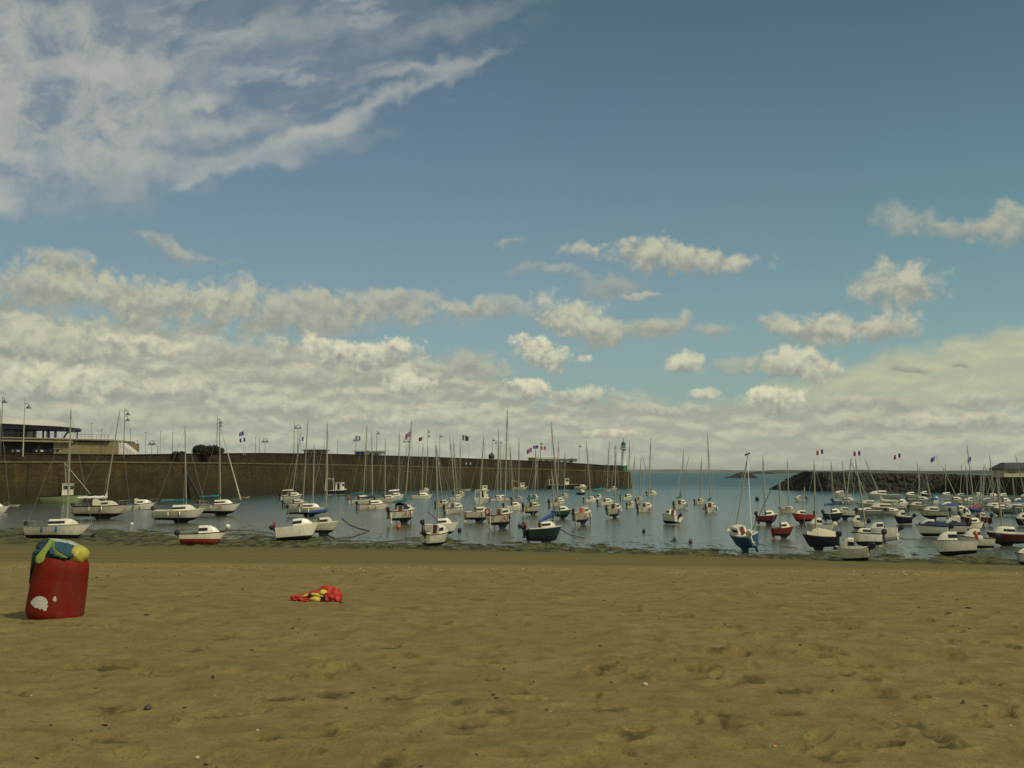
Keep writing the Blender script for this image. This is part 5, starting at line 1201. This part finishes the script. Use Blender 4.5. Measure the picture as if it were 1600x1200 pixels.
def scatter(name, n, posf, mk, m, label, cat, kind='stuff'):
    mb = MB()
    for i in range(n):
        p = posf()
        if p is not None: mk(mb, p)
    return tag(mb.build(name, m), label, cat, kind=kind)
rs = np.random.default_rng(11)
def weedpos():
    x = rs.uniform(-60, 45); o = abs(rs.normal(0, 1)) * (9 + 9 * max(0, min(1, (-x - 5) / 25))) - 1.5; y = float(shore(x)) + o
    if float(vn(np.array(x * .35), np.array(y * .6), 6)) < .42: return None
    return Vector((x, y, max(gz(x, y), WL) - .01))
def weedmk(mb, p):
    w = rs.uniform(.10, .6) * (1 + (rs.random() < .08) * 1.5); dd = w * rs.uniform(.3, .7); h = rs.uniform(.008, .035); n = 7; a0 = rs.uniform(0, 6)
    ring_ = [(p.x + w / 2 * cos(a) * rs.uniform(.6, 1.2), p.y + dd / 2 * sin(a) * rs.uniform(.6, 1.2), p.z - .02) for a in np.linspace(a0, a0 + 2 * pi, n + 1)[:-1]]
    top = [(q[0] * .5 + p.x * .5, q[1] * .5 + p.y * .5, p.z + h * rs.uniform(.6, 1.2)) for q in ring_]
    mb.loft([ring_, top], closed=True, cap1=True)
scatter('seaweed', 7500, weedpos, weedmk, mat('drying seaweed', (.032, .036, .014), .75, .5, 1.5, bump=.4), 'dark olive seaweed strewn along the water edge', 'seaweed')
def tidepos():
    x = rs.uniform(-22, 22); ys = float(shore(x)); y = 10 + (ys - 10) * rs.choice([.318, .30, .275], p=[.4, .35, .25]) + rs.normal(0, .28)
    if float(vn(np.array(x * .8), np.array(y * .2), 2)) < .34: return None
    return Vector((x, y, gz(x, y)))
def shellmk(mb, p, s0=.012, s1=.038):
    s = rs.uniform(s0, s1); a0 = rs.uniform(0, 6); ring_ = [(p.x + s * cos(a) * rs.uniform(.7, 1.1), p.y + s * .8 * sin(a), p.z) for a in np.linspace(a0, a0 + 5.2, 6)]
    mb.add(ring_ + [(p.x, p.y, p.z + s * .55)], [(i, (i + 1) % 6, 6) for i in range(6)])
SHL = mat('bleached shell', (.36, .31, .17), .7, .2, 20)
scatter('shells', 1500, tidepos, shellmk, SHL, 'line of pale broken shells along the tide mark', 'shells')
def drypos(ymax=31):
    y = 4.3 + ymax * rs.random() ** 1.2; x = rs.uniform(-.6, .6) * (y + 2)
    if y > 30: return None
    return Vector((x, y, gz(x, y)))
scatter('shell_fragments', 70, drypos, lambda mb, p: shellmk(mb, p, .005, .014), SHL, 'few tiny pale shell crumbs on the dry sand', 'shells')
def debmk(mb, p):
    s = rs.uniform(.004, .018) * (1 + (rs.random() < .06) * 1.0); a = rs.uniform(0, pi); q = [p + Vector((cos(a) * s * t, sin(a) * s * t * .8, .004 + s * .35 * abs(sin(t * 2 + s * 90)))) for t in (-1.3, -.4, .5, 1.3)]
    mb.path(q, [s * .15, s * .38, s * .30, s * .1], 4)
scatter('beach_debris', 900, drypos, debmk, mat('dry dark weed', (.045, .035, .018), .9, .4, 8), 'small dark scraps of dried weed on the sand', 'debris')
def farpos():
    y = rs.uniform(22, 34); x = rs.uniform(-.6, .6) * (y + 2); return Vector((x, y, gz(x, y)))
scatter('drift_weed', 420, farpos, lambda mb, p: [debmk(mb, p + Vector((rs.normal(0, .07), rs.normal(0, .05), 0))) for _ in range(3)], _mats['dry dark weed'], 'dark dried weed scraps near the tide mark', 'debris')
def pebble(px, py, r, m, label):
    g = onsand(px, py); rr = r * g.y / F; mb = MB(); rings = []
    for j in range(7):
        th = pi * j / 6; rings.append([(max(.02, sin(th)) * rr * cos(a) * (1 + .15 * sin(a * 2 + px)), max(.02, sin(th)) * rr * .8 * sin(a), -cos(th) * rr * .72 * (1 + .12 * cos(a + px))) for a in np.linspace(0, 2 * pi, 11)[:-1]])
    mb.loft(rings, closed=True); o = mb.build('pebble', m, None, 60, g + Vector((0, 0, rr * .45))); tag(o, label, 'pebble', 'loose pebbles and shells on the dry sand')
DPB = mat('dark pebble', (.05, .045, .045), .7, .3, 30, bump=.3)
pebble(231, 1102, 6.2, DPB, 'dark round pebble on the sand, largest at the lower left'); pebble(198, 1173, 3.4, SHL, 'small white pebble near the lower left edge'); pebble(308, 1178, 4, mat('beige pebble', (.40, .33, .2), .8), 'flat beige pebble on the sand at the bottom left')
pebble(1008, 1069, 4.5, _mats['beige pebble'], 'beige pebble in a dark hollow right of centre'); pebble(1210, 1162, 4, mat('orange shell', (.40, .20, .05), .7), 'small orange ring like shell at the bottom right'); pebble(402, 1142, 3, SHL, 'small pale shell lump on the lower middle sand'); pebble(788, 1042, 2.2, DPB, 'tiny dark pebble in the middle of the sand')

# ------------------------------------------------------------ the red barrel and what is heaped on it
g = onsand(84, 966); kb = g.y / F * 1.0
PLR = mat('red barrel plastic', (.165, .013, .004), .8, .16, 3.5, dirt=.25, bump=.08, spec=.15)
bt = empty('plastic_barrel', g + Vector((0, .0, -.02)), (R(3), R(7.5), R(8)), label='red plastic barrel leaning in the sand with white worn patches', cat='barrel')
prof = [(30, 0), (37, 1), (40.5, 4.5), (42.4, 11), (42.5, 17), (42.2, 19), (42.3, 21), (41.6, 45), (40.8, 62), (40.5, 63.5), (40.6, 65), (39.9, 80), (39.2, 87), (37, 92), (34.5, 95.5), (33, 96.5), (31.5, 96), (31, 93), (31, 89), (3, 88)]
def brad(z): return float(np.interp(z, [p[1] for p in prof[:17]], [p[0] for p in prof[:17]]))
MB().lathe([(r * kb, z * kb) for r, z in prof], 56).build('body', PLR, bt, 35)
STK = mat('worn white sticker', (.55, .50, .40), .75, .15, 30, dirt=.5)
def patch(name, outline):
    outline = [(x + 8, z) for x, z in outline]
    cx = sum(p[0] for p in outline) / len(outline); cz = sum(p[1] for p in outline) / len(outline); mb = MB(); rings = []
    for s in (.02, .35, .7, 1):
        rg_ = []
        for x, z in outline:
            X_1, Z_1 = cx + (x - cx) * s, cz + (z - cz) * s; r = brad(Z_1) + .35; ph = math.asin(max(-.98, min(.98, X_1 / r))); rg_.append((r * sin(ph) * kb, -r * cos(ph) * kb, Z_1 * kb))
        rings.append(rg_)
    mb.loft(rings, closed=True, cap0=True); mb.build(name, STK, bt, 60)
patch('sticker', [(-38, 28), (-34, 33), (-29, 38), (-22, 40), (-15, 39), (-11, 35), (-9.5, 31), (-11, 29), (-8, 27), (-10, 24), (-10, 20), (-14, 19), (-16, 22), (-20, 20), (-24, 22), (-28, 21), (-32, 23), (-36, 25)])
patch('sticker_scrap', [(-3, 40), (-1.5, 43), (0, 42), (1.8, 37), (.5, 34), (-2, 35), (-3.5, 36)])
Mb = Matrix.Translation(bt.location) @ bt.rotation_euler.to_matrix().to_4x4()
def onb(l): return [tuple(Mb @ (Vector(p) * kb)) for p in l]
TEAL = mat('dark teal towel', (.013, .040, .042), .95, .3, 14, bump=.5); LIME = mat('lime green cloth', (.16, .21, .028), .9, .2, 14, bump=.4); PBLU = mat('blue teal cloth', (.016, .060, .078), .9, .25, 14, bump=.4)
YEL = mat('yellow bag', (.40, .35, .045), .6, .12, 12, bump=.3); PALE = mat('pale aqua cloth', (.30, .36, .26), .9, .15, 12, bump=.3)
def sheet(name, grid, m, label, cat, th=.012):
    mb = MB(); mb.loft([onb(r) for r in grid]); o = mb.build(name, m, None, 60); md = o.modifiers.new('thick', 'SOLIDIFY'); md.thickness = th; md.offset = 1
    md = o.modifiers.new('sub', 'SUBSURF'); md.levels = md.render_levels = 1; tag(o, label, cat, 'cloths and bags heaped on the barrel'); return o
grid = []
for i in range(17):
    v = i / 16; row = []
    for j in range(22):
        u = j / 21; ph = R(-162 + 112 * u)                              # around the left side
        fold = 1.3 * sin(u * 17 + v * 2) * min(1, v * 2) + 1.2 * sin(u * 31 + 1)
        if v < .35: w = v / .35; r = 14 + 30.5 * w; z = 112 - 10 * w ** 2 + 7 * sin(u * 5 + 1) * (1 - w)
        else:
            w = (v - .35) / .65; r = 43.2; low = (45 + 15 * sin(u * 7) * .5 if u < .6 else 45 + (u - .6) * 125); z = 102 + (min(low, 97) - 102) * w
        row.append(((r + fold * (0.3 + v)) * sin(ph), -(r + fold * (.3 + v)) * cos(ph), z))
    grid.append(row)
sheet('towel', grid, TEAL, 'dark teal towel hanging down the left side of the red barrel', 'towel')
def lump(name, c, r, m, label, cat, seed, amp=.22, rot=0, into=None):
    mb = into or MB(); rings = []; nu, nv = 26, 16
    for i in range(nv + 1):
        th = pi * i / nv; rw = []
        for j in range(nu):
            a = 2 * pi * j / nu; n_ = float(fbm(np.array(cos(a) * 1.6 + 5 + seed), np.array(sin(a) * 1.6 + th * 1.7), 3, seed)) - .5; rd = abs(sin(a * 3 + th * 4 + seed)) * .5
            s = 1 + amp * (n_ * 2.2 + rd - .25 + .35 * abs(sin(a * 7 + th * 9 + seed * 2)) * sin(th) + .25 * abs(sin(a * 4 - th * 13 + seed)))
            x, y, z = r[0] * max(.02, sin(th)) * cos(a) * s, r[1] * max(.02, sin(th)) * sin(a) * s, r[2] * -cos(th) * s
            rw.append((c[0] + x * cos(rot) + z * sin(rot), c[1] + y, c[2] - x * sin(rot) + z * cos(rot)))
        rings.append(rw)
    if into is not None: mb.loft(rings, closed=True); return
    mb.loft([onb(q_) for q_ in rings], closed=True); o = mb.build(name, m, None, 60); tag(o, label, cat, 'cloths and bags heaped on the barrel'); return o
lump('cloth_bundle', (-2, -8, 104), (26, 24, 13), PBLU, 'crumpled blue teal cloth heaped in the mouth of the barrel', 'cloth', 1)
lump('cloth_bundle', (-1, 7, 113), (27, 14, 7), PALE, 'pale aqua cloth along the top of the heap', 'cloth', 2, .18, .10)
lump('cloth_bundle', (24, -6, 103), (13, 19, 13), YEL, 'yellow bag at the right end of the heap on the barrel', 'bag', 3, .26)
lump('cloth_bundle', (-28, 6, 106), (13, 17, 12), TEAL, 'dark teal knot of towel at the left end of the heap', 'towel', 4)
def ribbon(pts, ws, tw, fold=1.2):
    gr = []; n = 14
    for i in range(n + 1):
        u = i / n * (len(pts) - 1); k = min(int(u), len(pts) - 2); f = u - k; p = Vector(pts[k]).lerp(Vector(pts[k + 1]), f * f * (3 - 2 * f)); w = ws[k] + (ws[k + 1] - ws[k]) * f
        gr.append([(p.x + w * (j / 5 - .5) * cos(tw), p.y - fold * (1 - abs(j / 5 - .5) * 2) - .9 * sin(j * 2.3 + i * .8), p.z + w * (j / 5 - .5) * sin(tw)) for j in range(6)])
    return gr
sheet('green_scarf', ribbon([(-16, -14, 123), (-17, -27, 115), (-20, -42, 105), (-22, -47, 96), (-24, -48.5, 90)], [4, 8, 10, 13, 7], -.30), LIME, 'lime green cloth end hanging over the front rim of the barrel', 'scarf', .01)
sheet('green_scarf', ribbon([(-14, -16, 121), (-11, -28, 112), (-2, -34, 105), (7, -36, 102), (15, -37, 101)], [5, 5, 6, 5, 3], 1.1), LIME, 'thin lime green strip lying across the blue cloth', 'scarf', .01)

# ------------------------------------------------------------ red and yellow jacket crumpled on the sand
g = onsand(496, 937); kj = g.y / F
jk = empty('jacket', g, label='red yellow and black nylon jacket crumpled on the sand', cat='jacket')
def cloth_part(name, m, lumps, amp=.3):
    mb = MB()
    for i, (c, r, rot) in enumerate(lumps): lump(None, [v * 1.0 for v in c], r, None, None, None, i * 3 + len(name), amp, rot, into=mb)
    mb.v = [(x * kj * .93, y * kj, max(z * .84, -.5) * kj) for x, y, z in mb.v]; return mb.build(name, m, jk, 60)
JR = mat('bright red nylon', (.42, .022, .008), .65, .2, 20, bump=.3)
cloth_part('red_shell', JR, [((-23, 2, 4), (16, 15, 5), .12), ((-12, 6, 7), (14, 12, 6.5), 0), ((23, 0, 9), (14, 15, 12.5), .2), ((12, 7, 15), (12, 10, 9), -.3), ((0, 8, 11), (16, 12, 6), 0), ((30, -4, 5), (8, 10, 7), 0), ((-4, 1, 3), (30, 14, 3), 0)], .42)
cloth_part('yellow_band', mat('yellow nylon', (.50, .40, .045), .65, .15, 20, bump=.3), [((-1, -11, 4.8), (10, 7, 5.2), .05), ((3, -9, 11.5), (12, 6, 3.2), .18), ((11, -7, 16), (7, 7, 5.2), .2), ((-18, -7, 11), (7.5, 6, 2.6), -.35)], .22)
cloth_part('black_trim', mat('black nylon', (.015, .015, .03), .6, .2, 20), [((-9, -10, 6), (2.8, 5, 7.5), .42), ((-11, -8, 12.5), (3.6, 5, 3.0), .1)], .25)
cloth_part('black_trim', _mats['black nylon'], [((12, -11, 8), (4.5, 5, 2.4), -.25), ((15.5, -12, 6), (2.6, 4, 5), -.3)], .25)
cloth_part('white_cuff', WHT, [((36, -2, 8), (2.2, 4, 4), -.5)], .2)

# ------------------------------------------------------------ haze
HAZE = 1
if HAZE:
    mb = MB(); mb.box((0, 12000, 40), (48000, 14000, 47.8)); hz = mb.build('haze', [])
    m = bpy.data.materials.new('sea air'); m.use_nodes = True; n = m.node_tree.nodes; n.clear(); o_ = n.new('ShaderNodeOutputMaterial'); v = n.new('ShaderNodeVolumePrincipled')
    v.inputs['Color'].default_value = (.82, .86, .80, 1); v.inputs['Density'].default_value = .00003; v.inputs['Anisotropy'].default_value = .2
    m.node_tree.links.new(v.outputs[0], o_.inputs['Volume']); hz.data.materials.append(m); tag(hz, kind='stuff')
